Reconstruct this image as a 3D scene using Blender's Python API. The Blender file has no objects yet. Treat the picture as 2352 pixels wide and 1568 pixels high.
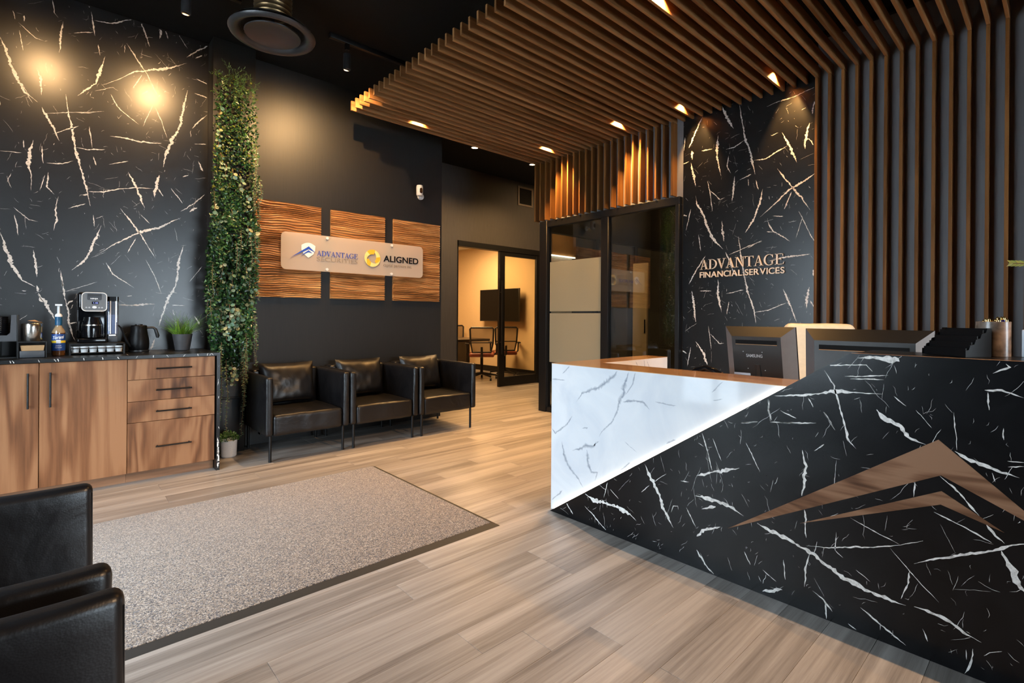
import bpy, bmesh, math, random
from mathutils import Vector, Matrix, noise

R = random.Random(7)
sc = bpy.context.scene
COL = sc.collection
PI = math.pi

# ---------------------------------------------------------------- camera
F_PX = 1158.54
cam_d = bpy.data.cameras.new('camera')
cam_d.sensor_fit = 'HORIZONTAL'
cam_d.sensor_width = 36.0
cam_d.lens = 36.0 * F_PX / 2352.0
cam_d.shift_y = -(784.0 - 728.2) / 2352.0
cam_d.clip_start = 0.02
cam = bpy.data.objects.new('camera', cam_d)
COL.objects.link(cam)
dx = Vector((1274.0, -8.8, -F_PX)).normalized()
dy = Vector((-1053.5, 7.2, -F_PX)).normalized()
dy = (dy - dx * dx.dot(dy)).normalized()
dz = dx.cross(dy)
CAM_POS = Vector((0, 0, 1.17))
cam.matrix_world = Matrix(((dx.x, dx.y, dx.z, 0), (dy.x, dy.y, dy.z, 0), (dz.x, dz.y, dz.z, 1.17), (0, 0, 0, 1)))
sc.camera = cam

# ---------------------------------------------------------------- world, daylight, exposure
SKY = 25.0
w = bpy.data.worlds.new('sky')
sc.world = w
w.use_nodes = True
bg = w.node_tree.nodes['Background']
bg.inputs[0].default_value = (0.74, 0.86, 1.0, 1)
bg.inputs[1].default_value = SKY
sc.view_settings.view_transform = 'Standard'
sc.view_settings.look = 'None'
sc.view_settings.exposure = 0.0
sc.view_settings.gamma = 1.0
sc.view_settings.use_curve_mapping = False
sc.cycles.use_denoising = True
try:
    sc.cycles.denoiser = 'OPENIMAGEDENOISE'
except Exception:
    pass
sc.cycles.max_bounces = 7
sc.cycles.diffuse_bounces = 3
sc.cycles.glossy_bounces = 4
sc.cycles.transmission_bounces = 6
sc.cycles.transparent_max_bounces = 12
sc.cycles.sample_clamp_indirect = 4.0
sc.cycles.caustics_reflective = False
sc.cycles.caustics_refractive = False

AMBER = (1.0, 0.53, 0.17)
WARM = (1.0, 0.60, 0.26)

def portal(name, loc, rot, sx, sy):
    l = bpy.data.lights.new(name, 'AREA')
    l.shape = 'RECTANGLE'; l.size = sx; l.size_y = sy
    l.cycles.is_portal = True
    o = bpy.data.objects.new(name, l)
    o.location = loc; o.rotation_euler = rot
    COL.objects.link(o)
# window openings of the left and the front wall (sky enters here)
XL, YF = -1.40, -5.0           # inner faces of the left and the front wall
WIN_L = (1.5, 3.35, 0.06, 2.75)  # y0,y1,z0,z1
WIN_F = (1.4, 4.3, 0.06, 2.3)  # x0,x1,z0,z1
portal('window_portal_left', (XL - 0.05, (WIN_L[0] + WIN_L[1]) / 2, (WIN_L[2] + WIN_L[3]) / 2), (0, -PI / 2, 0), WIN_L[3] - WIN_L[2], WIN_L[1] - WIN_L[0])
portal('window_portal_front', ((WIN_F[0] + WIN_F[1]) / 2, YF - 0.05, (WIN_F[2] + WIN_F[3]) / 2), (PI / 2, 0, 0), WIN_F[1] - WIN_F[0], WIN_F[3] - WIN_F[2])

def spot(name, loc, target, watts, deg, blend, color, radius=0.03, parent=None):
    l = bpy.data.lights.new(name, 'SPOT')
    l.energy = watts; l.spot_size = math.radians(deg); l.spot_blend = blend
    l.color = color; l.shadow_soft_size = radius
    o = bpy.data.objects.new(name, l)
    d = Vector(target) - Vector(loc)
    q = d.to_track_quat('-Z', 'Y')
    if parent:
        o.parent = parent
        o.location = Vector(loc) - ORG[parent.name]
    else:
        o.location = loc
    o.rotation_euler = q.to_euler()
    COL.objects.link(o)
    return o
def area(name, loc, target, watts, sx, sy, color, parent=None):
    l = bpy.data.lights.new(name, 'AREA')
    l.shape = 'RECTANGLE'; l.size = sx; l.size_y = sy
    l.energy = watts; l.color = color
    o = bpy.data.objects.new(name, l)
    d = Vector(target) - Vector(loc)
    if parent:
        o.parent = parent
        o.location = Vector(loc) - ORG[parent.name]
    else:
        o.location = loc
    o.rotation_euler = d.to_track_quat('-Z', 'Y').to_euler()
    COL.objects.link(o)
    return o

# ---------------------------------------------------------------- node helpers
M = {}
def new_mat(name):
    m = bpy.data.materials.new(name)
    m.use_nodes = True
    nt = m.node_tree
    M[name] = m
    return m, nt, nt.nodes['Principled BSDF']
def N(nt, typ, **kw):
    n = nt.nodes.new(typ)
    for k, v in kw.items():
        if k.startswith('i_'):
            n.inputs[k[2:].replace('_', ' ')].default_value = v
        else:
            setattr(n, k, v)
    return n
def link(nt, a, b):
    nt.links.new(a, b)
def ramp(nt, fac, stops, interp='LINEAR'):
    r = nt.nodes.new('ShaderNodeValToRGB')
    r.color_ramp.interpolation = interp
    e = r.color_ramp.elements
    while len(e) < len(stops):
        e.new(0.5)
    for k, (p, c) in enumerate(stops):
        e[k].position = p
        e[k].color = (c[0], c[1], c[2], 1) if len(c) == 3 else c
    link(nt, fac, r.inputs[0])
    return r.outputs[0]
def math_n(nt, op, a, b=None):
    n = nt.nodes.new('ShaderNodeMath'); n.operation = op
    for k, v in enumerate((a, b)):
        if v is None: continue
        if isinstance(v, (int, float)): n.inputs[k].default_value = v
        else: link(nt, v, n.inputs[k])
    return n.outputs[0]
def mixc(nt, fac, a, b, mode='MIX'):
    n = nt.nodes.new('ShaderNodeMix'); n.data_type = 'RGBA'; n.blend_type = mode
    for s, v in ((n.inputs[0], fac), (n.inputs[6], a), (n.inputs[7], b)):
        if isinstance(v, (int, float)): s.default_value = v
        elif isinstance(v, tuple): s.default_value = (v[0], v[1], v[2], 1)
        else: link(nt, v, s)
    return n.outputs[2]
def coords(nt, scale, rnd=True):
    tc = nt.nodes.new('ShaderNodeTexCoord')
    mp = nt.nodes.new('ShaderNodeMapping')
    mp.inputs['Scale'].default_value = scale
    src = tc.outputs['Object']
    if rnd:
        oi = nt.nodes.new('ShaderNodeObjectInfo')
        mul = nt.nodes.new('ShaderNodeVectorMath'); mul.operation = 'SCALE'
        mul.inputs[0].default_value = (37.0, 53.0, 71.0)
        link(nt, oi.outputs['Random'], mul.inputs['Scale'])
        add = nt.nodes.new('ShaderNodeVectorMath'); add.operation = 'ADD'
        link(nt, src, add.inputs[0]); link(nt, mul.outputs[0], add.inputs[1])
        src = add.outputs[0]
    link(nt, src, mp.inputs['Vector'])
    return mp.outputs[0]
def noise_t(nt, vec, scale, detail=4, rough=0.55, dist=0.0):
    n = nt.nodes.new('ShaderNodeTexNoise')
    n.inputs['Scale'].default_value = scale; n.inputs['Detail'].default_value = detail
    n.inputs['Roughness'].default_value = rough; n.inputs['Distortion'].default_value = dist
    link(nt, vec, n.inputs['Vector'])
    return n.outputs[0]
def bump(nt, bs, h, strength, dist=0.002):
    b = nt.nodes.new('ShaderNodeBump')
    b.inputs['Strength'].default_value = strength; b.inputs['Distance'].default_value = dist
    link(nt, h, b.inputs['Height']); link(nt, b.outputs[0], bs.inputs['Normal'])

def plain(name, col, rough=0.5, metal=0.0, spec=0.5, noise_amt=0.06, emit=None, estr=0.0, coat=0.0, nscale=30):
    m, nt, b = new_mat(name)
    v = coords(nt, (1, 1, 1))
    n = noise_t(nt, v, nscale, 3)
    lo = tuple(c * (1 - noise_amt) for c in col); hi = tuple(min(1, c * (1 + noise_amt)) for c in col)
    link(nt, ramp(nt, n, [(0.3, lo), (0.7, hi)]), b.inputs['Base Color'])
    b.inputs['Roughness'].default_value = rough
    b.inputs['Metallic'].default_value = metal
    b.inputs['Specular IOR Level'].default_value = spec
    b.inputs['Coat Weight'].default_value = coat
    if emit:
        b.inputs['Emission Color'].default_value = (*emit, 1); b.inputs['Emission Strength'].default_value = estr
    return m
def wood(name, dark, mid, light, scale, grain, rough=0.45, ring=26.0, var=0.18, spec=0.4, coat=0.0, knots=0.0, rw=0.30, fw=0.45):
    """flat sawn wood: scale = stretch of the figure (small number along the grain), grain = stretch of the fine fibres"""
    m, nt, b = new_mat(name)
    v = coords(nt, scale)
    n1 = noise_t(nt, v, 1.0, 3, 0.5, 0.6)
    rg = math_n(nt, 'SINE', math_n(nt, 'MULTIPLY', n1, ring))
    rg = math_n(nt, 'MULTIPLY_ADD', rg, 0.5); nt.nodes[-1].inputs[2].default_value = 0.5
    big = noise_t(nt, v, 0.55, 2, 0.5, 0.3)
    vg = coords(nt, grain)
    fine = noise_t(nt, vg, 1.0, 5, 0.7)
    mix1 = math_n(nt, 'MULTIPLY_ADD', rg, rw); nt.nodes[-1].inputs[2].default_value = 0.0
    mix2 = math_n(nt, 'MULTIPLY', big, 0.75)
    mix3 = math_n(nt, 'MULTIPLY', fine, fw)
    tot = math_n(nt, 'ADD', math_n(nt, 'ADD', mix1, mix2), mix3)
    tot = math_n(nt, 'MULTIPLY', tot, 1.2 / (0.75 + rw + fw))
    c = ramp(nt, tot, [(0.34, dark), (0.55, mid), (0.78, light)])
    oi = nt.nodes.new('ShaderNodeObjectInfo')
    hv = nt.nodes.new('ShaderNodeHueSaturation')
    mr = nt.nodes.new('ShaderNodeMapRange')
    mr.inputs['To Min'].default_value = 1 - var; mr.inputs['To Max'].default_value = 1 + var
    link(nt, oi.outputs['Random'], mr.inputs['Value']); link(nt, mr.outputs[0], hv.inputs['Value'])
    link(nt, c, hv.inputs['Color'])
    col = hv.outputs[0]
    if knots:
        vo = nt.nodes.new('ShaderNodeTexVoronoi'); vo.inputs['Scale'].default_value = knots
        link(nt, v, vo.inputs['Vector'])
        kf = ramp(nt, vo.outputs['Distance'], [(0.03, (1, 1, 1)), (0.16, (0, 0, 0))])
        col = mixc(nt, kf, col, tuple(x * 0.45 for x in dark))
    link(nt, col, b.inputs['Base Color'])
    b.inputs['Roughness'].default_value = rough
    b.inputs['Specular IOR Level'].default_value = spec
    b.inputs['Coat Weight'].default_value = coat
    b.inputs['Coat Roughness'].default_value = 0.06
    bump(nt, b, fine, 0.12, 0.001)
    return m

# ---------------------------------------------------------------- materials
wood('cabinet_wood', (0.070, 0.026, 0.010), (0.205, 0.083, 0.033), (0.32, 0.150, 0.068), (2.6, 2.6, 0.42), (70, 70, 2.5), 0.42, 46, 0.04, spec=0.25, knots=0.8, rw=0.42)
wood('drawer_wood', (0.070, 0.026, 0.010), (0.205, 0.083, 0.033), (0.32, 0.150, 0.068), (3.2, 3.2, 0.6), (70, 70, 2.5), 0.42, 42, 0.04, spec=0.25, knots=0.9, rw=0.42)
wood('toe_wood', (0.14, 0.062, 0.028), (0.27, 0.132, 0.066), (0.36, 0.19, 0.10), (0.6, 5, 6), (3, 90, 90), 0.45, 20, 0.03)
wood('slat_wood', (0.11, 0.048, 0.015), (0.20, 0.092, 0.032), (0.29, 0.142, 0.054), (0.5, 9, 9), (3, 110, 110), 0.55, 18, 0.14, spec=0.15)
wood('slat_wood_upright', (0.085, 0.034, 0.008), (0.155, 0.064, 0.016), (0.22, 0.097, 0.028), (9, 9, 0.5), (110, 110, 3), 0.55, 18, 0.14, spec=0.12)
wood('ledge_wood', (0.24, 0.115, 0.045), (0.44, 0.235, 0.105), (0.56, 0.33, 0.16), (4.5, 0.9, 4), (90, 3, 90), 0.22, 28, 0.02, coat=0.6)
wood('inlay_wood', (0.075, 0.032, 0.015), (0.175, 0.082, 0.042), (0.27, 0.142, 0.080), (6, 1.2, 8), (100, 3, 140), 0.5, 26, 0.03, knots=0.9, spec=0.15, rw=0.42)
wood('plank_wood', (0.136, 0.116, 0.103), (0.280, 0.248, 0.223), (0.42, 0.382, 0.350), (0.5, 10, 10), (2.2, 75, 75), 0.34, 12, 0.065, spec=0.5, fw=1.0, rw=0.36)
wood('office_wood', (0.22, 0.10, 0.03), (0.38, 0.19, 0.07), (0.48, 0.26, 0.10), (5, 5, 0.6), (70, 70, 3), 0.45, 14, 0.05)
wood('wave_wood', (0.070, 0.022, 0.006), (0.36, 0.152, 0.045), (0.60, 0.31, 0.115), (1.0, 6, 16), (2.6, 40, 120), 0.36, 20, 0.05, spec=0.5, rw=0.34, fw=0.6)  # dark streaks in the colour stand in for shade in the grooves

def leather():
    m, nt, b = new_mat('black_leather')
    v = coords(nt, (1, 1, 1))
    n = noise_t(nt, v, 5.0, 3, 0.5, 0.8)
    f = nt.nodes.new('ShaderNodeTexVoronoi'); f.inputs['Scale'].default_value = 260
    link(nt, v, f.inputs['Vector'])
    link(nt, ramp(nt, n, [(0.3, (0.004, 0.004, 0.005)), (0.7, (0.009, 0.0085, 0.0095))]), b.inputs['Base Color'])
    b.inputs['Roughness'].default_value = 0.36
    b.inputs['Specular IOR Level'].default_value = 0.42
    h = math_n(nt, 'ADD', math_n(nt, 'MULTIPLY', n, 6.0), math_n(nt, 'MULTIPLY', f.outputs['Distance'], 0.10))
    bump(nt, b, h, 0.30, 0.004)
leather()
def black_wall(name, lo, hi, rough, spec):
    m, nt, b = new_mat(name)
    v = coords(nt, (40, 40, 1.2), False)
    n = noise_t(nt, v, 3.0, 4, 0.6)
    link(nt, ramp(nt, n, [(0.3, lo), (0.7, hi)]), b.inputs['Base Color'])
    b.inputs['Roughness'].default_value = rough
    b.inputs['Specular IOR Level'].default_value = spec
    v2 = coords(nt, (1, 1, 1), False)
    bump(nt, b, noise_t(nt, v2, 160, 3), 0.10, 0.002)
black_wall('black_wall', (0.0055, 0.005, 0.0045), (0.0095, 0.0088, 0.008), 0.50, 0.42)
black_wall('grey_wall', (0.045, 0.041, 0.038), (0.060, 0.056, 0.052), 0.6, 0.3)
black_wall('slat_backing', (0.165, 0.165, 0.172), (0.19, 0.19, 0.197), 0.75, 0.12)
plain('black_paint', (0.006, 0.006, 0.006), 0.75, spec=0.15)
plain('cream_wall', (0.72, 0.56, 0.36), 0.8, spec=0.2, noise_amt=0.02)
plain('white_paint', (0.75, 0.75, 0.74), 0.6)
plain('concrete', (0.66, 0.65, 0.64), 0.9)
def marble_black(name, rough, spec):
    m, nt, b = new_mat(name)
    v = coords(nt, (1, 1, 1), False)
    n = noise_t(nt, v, 6, 5, 0.6, 0.8)
    link(nt, ramp(nt, n, [(0.35, (0.003, 0.003, 0.0034)), (0.75, (0.007, 0.007, 0.008))]), b.inputs['Base Color'])
    b.inputs['Roughness'].default_value = rough
    b.inputs['Specular IOR Level'].default_value = spec
    bump(nt, b, noise_t(nt, v, 220, 2), 0.05, 0.001)
    if 'marble_vein' in M: return
    m, nt, b = new_mat('marble_vein')
    v = coords(nt, (1, 1, 1), False)
    n = noise_t(nt, v, 60, 5, 0.65)
    link(nt, ramp(nt, n, [(0.32, (0.42, 0.39, 0.36)), (0.55, (0.80, 0.765, 0.73)), (0.8, (0.86, 0.83, 0.80))]), b.inputs['Base Color'])
    b.inputs['Roughness'].default_value = 0.36
marble_black('wall_marble', 0.33, 0.80)
marble_black('black_marble', 0.31, 0.36)
marble_black('desk_marble', 0.25, 0.25)
def marble_white():
    m, nt, b = new_mat('white_marble')
    v = coords(nt, (1, 1, 1), False)
    n = noise_t(nt, v, 2.4, 5, 0.55, 1.2)
    base = ramp(nt, n, [(0.35, (0.61, 0.64, 0.69)), (0.6, (0.72, 0.735, 0.76))])
    a = nt.nodes.new('ShaderNodeAttribute'); a.attribute_name = 'vein'
    n2 = noise_t(nt, v, 45, 4, 0.7)
    f = math_n(nt, 'MULTIPLY', a.outputs['Fac'], math_n(nt, 'ADD', math_n(nt, 'MULTIPLY', n2, 1.5), 0.05))
    col = mixc(nt, f, base, (0.16, 0.19, 0.25))
    link(nt, col, b.inputs['Base Color'])
    b.inputs['Roughness'].default_value = 0.06
    b.inputs['Specular IOR Level'].default_value = 0.6
marble_white()
plain('black_metal', (0.006, 0.006, 0.0065), 0.42, spec=0.28)
plain('black_plastic', (0.012, 0.012, 0.013), 0.35)
plain('gloss_black', (0.005, 0.005, 0.006), 0.10, spec=0.45)
plain('matte_black', (0.004, 0.004, 0.0045), 0.4, spec=0.15)
plain('bronze_dark', (0.10, 0.065, 0.035), 0.5)
plain('monitor_back', (0.012, 0.0105, 0.009), 0.42, spec=0.4)
plain('monitor_bevel', (0.10, 0.10, 0.105), 0.5)
plain('steel', (0.55, 0.52, 0.48), 0.22, metal=1.0)
plain('chrome', (0.75, 0.75, 0.76), 0.10, metal=1.0)
plain('duct_metal', (0.30, 0.20, 0.10), 0.35, metal=0.9)
plain('diffuser_metal', (0.028, 0.028, 0.030), 0.32, spec=0.5)
plain('copper_edge', (0.42, 0.24, 0.12), 0.35)
plain('cream_leather', (0.78, 0.66, 0.48), 0.45)
plain('red_leather', (0.22, 0.045, 0.02), 0.45)
plain('mesh_grey', (0.20, 0.17, 0.13), 0.8)
plain('dark_table', (0.030, 0.024, 0.020), 0.3)
plain('charcoal_pot', (0.055, 0.053, 0.056), 0.55)
plain('white_pot', (0.62, 0.62, 0.64), 0.7, nscale=120)
plain('soil', (0.03, 0.02, 0.012), 0.95)
plain('stem_brown', (0.20, 0.10, 0.045), 0.7)
plain('paper_filter', (0.52, 0.30, 0.14), 0.9)
plain('grey_box', (0.045, 0.048, 0.055), 0.5)
plain('pod_white', (0.72, 0.72, 0.72), 0.5)
plain('pod_grey', (0.33, 0.33, 0.34), 0.5)
plain('lid_white', (0.82, 0.82, 0.82), 0.4)
plain('syrup', (0.10, 0.035, 0.008), 0.05, spec=0.8, coat=0.6)
plain('bottle_clear', (0.34, 0.24, 0.14), 0.05, spec=0.8, coat=0.6)
plain('label_blue', (0.010, 0.055, 0.24), 0.4)
plain('foil_blue', (0.008, 0.075, 0.17), 0.35)
plain('label_yellow', (0.75, 0.50, 0.02), 0.4)
plain('print_white', (0.85, 0.85, 0.85), 0.5)
plain('panel_silver', (0.13, 0.135, 0.14), 0.4)
plain('display_blue', (0.1, 0.12, 0.3), 0.3, emit=(0.35, 0.40, 1.0), estr=1.2)
plain('tank_grey', (0.22, 0.25, 0.33), 0.08, spec=0.8)
plain('letter_cream', (0.86, 0.72, 0.58), 0.4)
plain('logo_blue', (0.012, 0.06, 0.42), 0.4)
plain('logo_white', (0.86, 0.86, 0.86), 0.4)
plain('logo_grey', (0.30, 0.24, 0.18), 0.5)
plain('logo_black', (0.004, 0.004, 0.005), 0.3)
plain('gold', (0.80, 0.46, 0.03), 0.35)
plain('gold_pale', (0.88, 0.72, 0.28), 0.35)
plain('gold_metal', (0.85, 0.60, 0.22), 0.15, metal=1.0)
plain('pen_blue', (0.01, 0.012, 0.30), 0.2)
plain('brand_silver', (0.42, 0.42, 0.43), 0.4)
plain('usb_blue', (0.01, 0.05, 0.45), 0.4)
plain('mat_rubber', (0.028, 0.026, 0.024), 0.55)
plain('card_white', (0.60, 0.64, 0.70), 0.5)
plain('lens_white', (0.75, 0.75, 0.75), 0.3)
plain('skin_grey', (0.20, 0.21, 0.22), 0.5)
plain('stone_pattern', (0.16, 0.12, 0.095), 0.25, noise_amt=0.8, nscale=18)
plain('led_white', (1, 1, 1), 0.5, emit=(1.0, 0.90, 0.74), estr=10.0)
plain('lamp_glow', (1, 1, 1), 0.5, emit=(1.0, 0.70, 0.34), estr=22.0)
plain('led_line', (1, 1, 1), 0.5, emit=(1.0, 0.80, 0.55), estr=8.0)

def mat_pile():
    m, nt, b = new_mat('mat_pile')
    v = coords(nt, (1, 1, 1), False)
    vo = nt.nodes.new('ShaderNodeTexVoronoi'); vo.inputs['Scale'].default_value = 250
    link(nt, v, vo.inputs['Vector'])
    sep = nt.nodes.new('ShaderNodeSeparateColor'); link(nt, vo.outputs['Color'], sep.inputs[0])
    c = ramp(nt, sep.outputs[0], [(0.0, (0.040, 0.038, 0.043)), (0.20, (0.16, 0.125, 0.098)), (0.44, (0.265, 0.215, 0.172)), (0.72, (0.145, 0.136, 0.143)), (0.86, (0.42, 0.365, 0.31))], 'CONSTANT')
    link(nt, c, b.inputs['Base Color'])
    b.inputs['Roughness'].default_value = 0.95
    b.inputs['Specular IOR Level'].default_value = 0.1
    b.inputs['Sheen Weight'].default_value = 0.25
    bump(nt, b, vo.outputs['Distance'], 0.5, 0.003)
mat_pile()
def thin_glass(name, tint, refl, film=0.0, filmcol=(0.5, 0.5, 0.4)):
    m, nt, b = new_mat(name)
    out = nt.nodes['Material Output']
    tr = nt.nodes.new('ShaderNodeBsdfTransparent'); tr.inputs[0].default_value = (*tint, 1)
    gl = nt.nodes.new('ShaderNodeBsdfGlossy'); gl.inputs['Roughness'].default_value = 0.0
    gl.inputs[0].default_value = (1, 1, 1, 1)
    lw = nt.nodes.new('ShaderNodeLayerWeight'); lw.inputs[0].default_value = 0.5
    sch = math_n(nt, 'POWER', lw.outputs['Facing'], 5.0)
    fac = math_n(nt, 'MULTIPLY', math_n(nt, 'ADD', math_n(nt, 'MULTIPLY', sch, 0.96), 0.04), refl)
    mx = nt.nodes.new('ShaderNodeMixShader')
    link(nt, fac, mx.inputs[0]); link(nt, tr.outputs[0], mx.inputs[1]); link(nt, gl.outputs[0], mx.inputs[2])
    last = mx.outputs[0]
    if film:
        v = coords(nt, (1, 1, 1), False)
        n = noise_t(nt, v, 300, 2)
        df = nt.nodes.new('ShaderNodeBsdfDiffuse'); tl = nt.nodes.new('ShaderNodeBsdfTranslucent')
        cc = ramp(nt, n, [(0.3, tuple(c * 0.94 for c in filmcol)), (0.7, filmcol)])
        link(nt, cc, df.inputs[0]); link(nt, cc, tl.inputs[0])
        m1 = nt.nodes.new('ShaderNodeMixShader'); m1.inputs[0].default_value = 0.5
        link(nt, df.outputs[0], m1.inputs[1]); link(nt, tl.outputs[0], m1.inputs[2])
        m2 = nt.nodes.new('ShaderNodeMixShader'); m2.inputs[0].default_value = film
        link(nt, last, m2.inputs[1]); link(nt, m1.outputs[0], m2.inputs[2])
        last = m2.outputs[0]
    link(nt, last, out.inputs[0])
thin_glass('glass', (0.93, 0.95, 0.94), 1.0)
thin_glass('partition_glass', (0.62, 0.64, 0.63), 2.4)
thin_glass('door_glass', (0.90, 0.88, 0.80), 1.2)
thin_glass('frost_film', (0.8, 0.8, 0.75), 0.4, 0.94, (0.50, 0.48, 0.37))
thin_glass('acrylic', (0.98, 0.96, 0.94), 0.4, 0.56, (0.96, 0.89, 0.81))
thin_glass('tank_clear', (0.80, 0.86, 0.98), 2.2, 0.10, (0.6, 0.65, 0.8))
thin_glass('mesh_fabric', (0.9, 0.85, 0.8), 0.0, 0.55, (0.05, 0.045, 0.04))

def leaf_mat(name, rough=0.32, trans=0.18):
    m, nt, b = new_mat(name)
    out = nt.nodes['Material Output']
    a = nt.nodes.new('ShaderNodeAttribute'); a.attribute_name = 'tone'
    v = coords(nt, (1, 1, 1), False)
    n = noise_t(nt, v, 80, 2)
    hv = nt.nodes.new('ShaderNodeHueSaturation')
    mr = nt.nodes.new('ShaderNodeMapRange'); mr.inputs['To Min'].default_value = 0.75; mr.inputs['To Max'].default_value = 1.25
    link(nt, n, mr.inputs['Value']); link(nt, mr.outputs[0], hv.inputs['Value']); link(nt, a.outputs['Color'], hv.inputs['Color'])
    link(nt, hv.outputs[0], b.inputs['Base Color'])
    b.inputs['Roughness'].default_value = rough
    tl = nt.nodes.new('ShaderNodeBsdfTranslucent'); link(nt, hv.outputs[0], tl.inputs[0])
    mx = nt.nodes.new('ShaderNodeMixShader'); mx.inputs[0].default_value = trans
    link(nt, b.outputs[0], mx.inputs[1]); link(nt, tl.outputs[0], mx.inputs[2]); link(nt, mx.outputs[0], out.inputs[0])
leaf_mat('leaf')

# ---------------------------------------------------------------- mesh helpers
ORG = {}
class MB:
    def __init__(s):
        s.v = []; s.f = []; s.m = []; s.c = []; s.va = []
    def add(s, pts, faces, mi=0, col=None, va=None):
        o = len(s.v)
        s.v += [tuple(p) for p in pts]
        s.va += va if va else [0.0] * len(pts)
        for f in faces:
            s.f.append(tuple(o + i for i in f)); s.m.append(mi); s.c.append(col)
        return s
    def box(s, x0, x1, y0, y1, z0, z1, mi=0):
        p = [(x0, y0, z0), (x1, y0, z0), (x1, y1, z0), (x0, y1, z0), (x0, y0, z1), (x1, y0, z1), (x1, y1, z1), (x0, y1, z1)]
        return s.add(p, [(0, 3, 2, 1), (4, 5, 6, 7), (0, 1, 5, 4), (1, 2, 6, 5), (2, 3, 7, 6), (3, 0, 4, 7)], mi)
    def prism(s, poly, axis, a0, a1, mi=0, side=None):
        """poly: 2-D outline; axis 'X' -> (y,z) outline, 'Y' -> (x,z), 'Z' -> (x,y); extruded from a0 to a1"""
        def P(u, v, a):
            return {'X': (a, u, v), 'Y': (u, a, v), 'Z': (u, v, a)}[axis]
        n = len(poly)
        pts = [P(u, v, a0) for u, v in poly] + [P(u, v, a1) for u, v in poly]
        o = len(s.v)
        s.add(pts, [tuple(range(n)), tuple(range(2 * n - 1, n - 1, -1))], mi)
        s.add([], [])
        for i in range(n):
            j = (i + 1) % n
            s.f.append((o + i, o + n + i, o + n + j, o + j)); s.m.append(mi if side is None else side); s.c.append(None)
        return s
    def cyl(s, p0, p1, r0, r1=None, n=16, mi=0, caps=True):
        r1 = r0 if r1 is None else r1
        p0 = Vector(p0); p1 = Vector(p1)
        d = (p1 - p0).normalized()
        u = d.orthogonal().normalized(); w_ = d.cross(u)
        pts = []
        for p, r in ((p0, r0), (p1, r1)):
            for k in range(n):
                a = 2 * PI * k / n
                pts.append(p + (u * math.cos(a) + w_ * math.sin(a)) * r)
        fs = [(k, (k + 1) % n, n + (k + 1) % n, n + k) for k in range(n)]
        if caps:
            fs += [tuple(range(n - 1, -1, -1)), tuple(range(n, 2 * n))]
        return s.add(pts, fs, mi)
    def tube(s, pts, r, n=8, mi=0, closed=False):
        pts = [Vector(p) for p in pts]
        ring = []
        up = None
        for i, p in enumerate(pts):
            a = pts[i - 1] if (i or closed) else p
            b = pts[(i + 1) % len(pts)] if (i < len(pts) - 1 or closed) else p
            d = (b - a).normalized()
            if up is None or abs(up.dot(d)) > 0.98: up = d.orthogonal().normalized()
            u = (up - d * up.dot(d)).normalized(); up = u
            v = d.cross(u)
            rr = r[i] if isinstance(r, (list, tuple)) else r
            ring.append([p + (u * math.cos(2 * PI * k / n) + v * math.sin(2 * PI * k / n)) * rr for k in range(n)])
        flat = [q for rg in ring for q in rg]
        m = len(pts)
        fs = []
        for i in range(m if closed else m - 1):
            j = (i + 1) % m
            fs += [(i * n + k, i * n + (k + 1) % n, j * n + (k + 1) % n, j * n + k) for k in range(n)]
        if not closed:
            fs += [tuple(range(n - 1, -1, -1)), tuple((m - 1) * n + k for k in range(n))]
        return s.add(flat, fs, mi)
    def lathe(s, prof, c, n=24, mi=0, a0=0.0, a1=2 * PI):
        """prof: list of (r, z); axis vertical through c"""
        full = abs(a1 - a0 - 2 * PI) < 1e-6
        cols = n if full else n + 1
        pts = []
        for r, z in prof:
            for k in range(cols):
                a = a0 + (a1 - a0) * k / n
                pts.append((c[0] + r * math.cos(a), c[1] + r * math.sin(a), c[2] + z))
        fs = []
        for i in range(len(prof) - 1):
            for k in range(n):
                k2 = (k + 1) % cols
                fs.append((i * cols + k, i * cols + k2, (i + 1) * cols + k2, (i + 1) * cols + k))
        return s.add(pts, fs, mi)
    def build(s, name, mats, parent=None, smooth=False, bevel=0.0, seg=2, org=None, angle=40):
        me = bpy.data.meshes.new(name)
        if parent is not None:
            o0 = ORG[parent.name]
        elif org is not None:
            o0 = Vector(org)
        else:
            xs = [p[0] for p in s.v]; ys = [p[1] for p in s.v]; zs = [p[2] for p in s.v]
            o0 = Vector(((min(xs) + max(xs)) / 2, (min(ys) + max(ys)) / 2, min(zs)))
        me.from_pydata([(p[0] - o0.x, p[1] - o0.y, p[2] - o0.z) for p in s.v], [], s.f)
        if not isinstance(mats, (list, tuple)): mats = [mats]
        for m in mats: me.materials.append(M[m] if isinstance(m, str) else m)
        me.polygons.foreach_set('material_index', s.m)
        if any(c is not None for c in s.c):
            at = me.color_attributes.new('tone', 'FLOAT_COLOR', 'CORNER')
            for pl, c in zip(me.polygons, s.c):
                c = c or (0.1, 0.2, 0.05)
                for li in pl.loop_indices: at.data[li].color = (c[0], c[1], c[2], 1)
        if any(s.va):
            at = me.attributes.new('vein', 'FLOAT', 'POINT')
            at.data.foreach_set('value', s.va)
        me.update()
        if bevel:
            bm = bmesh.new(); bm.from_mesh(me)
            bmesh.ops.remove_doubles(bm, verts=bm.verts, dist=1e-5)
            ed = [e for e in bm.edges if len(e.link_faces) == 2 and e.calc_face_angle(0) > math.radians(30)]
            bmesh.ops.bevel(bm, geom=ed, offset=bevel, segments=seg, profile=0.5, affect='EDGES', clamp_overlap=True)
            bm.to_mesh(me); bm.free()
        if smooth or bevel:
            me.shade_smooth()
            try: me.set_sharp_from_angle(angle=math.radians(angle))
            except Exception: pass
        ob = bpy.data.objects.new(name, me)
        COL.objects.link(ob)
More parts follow.
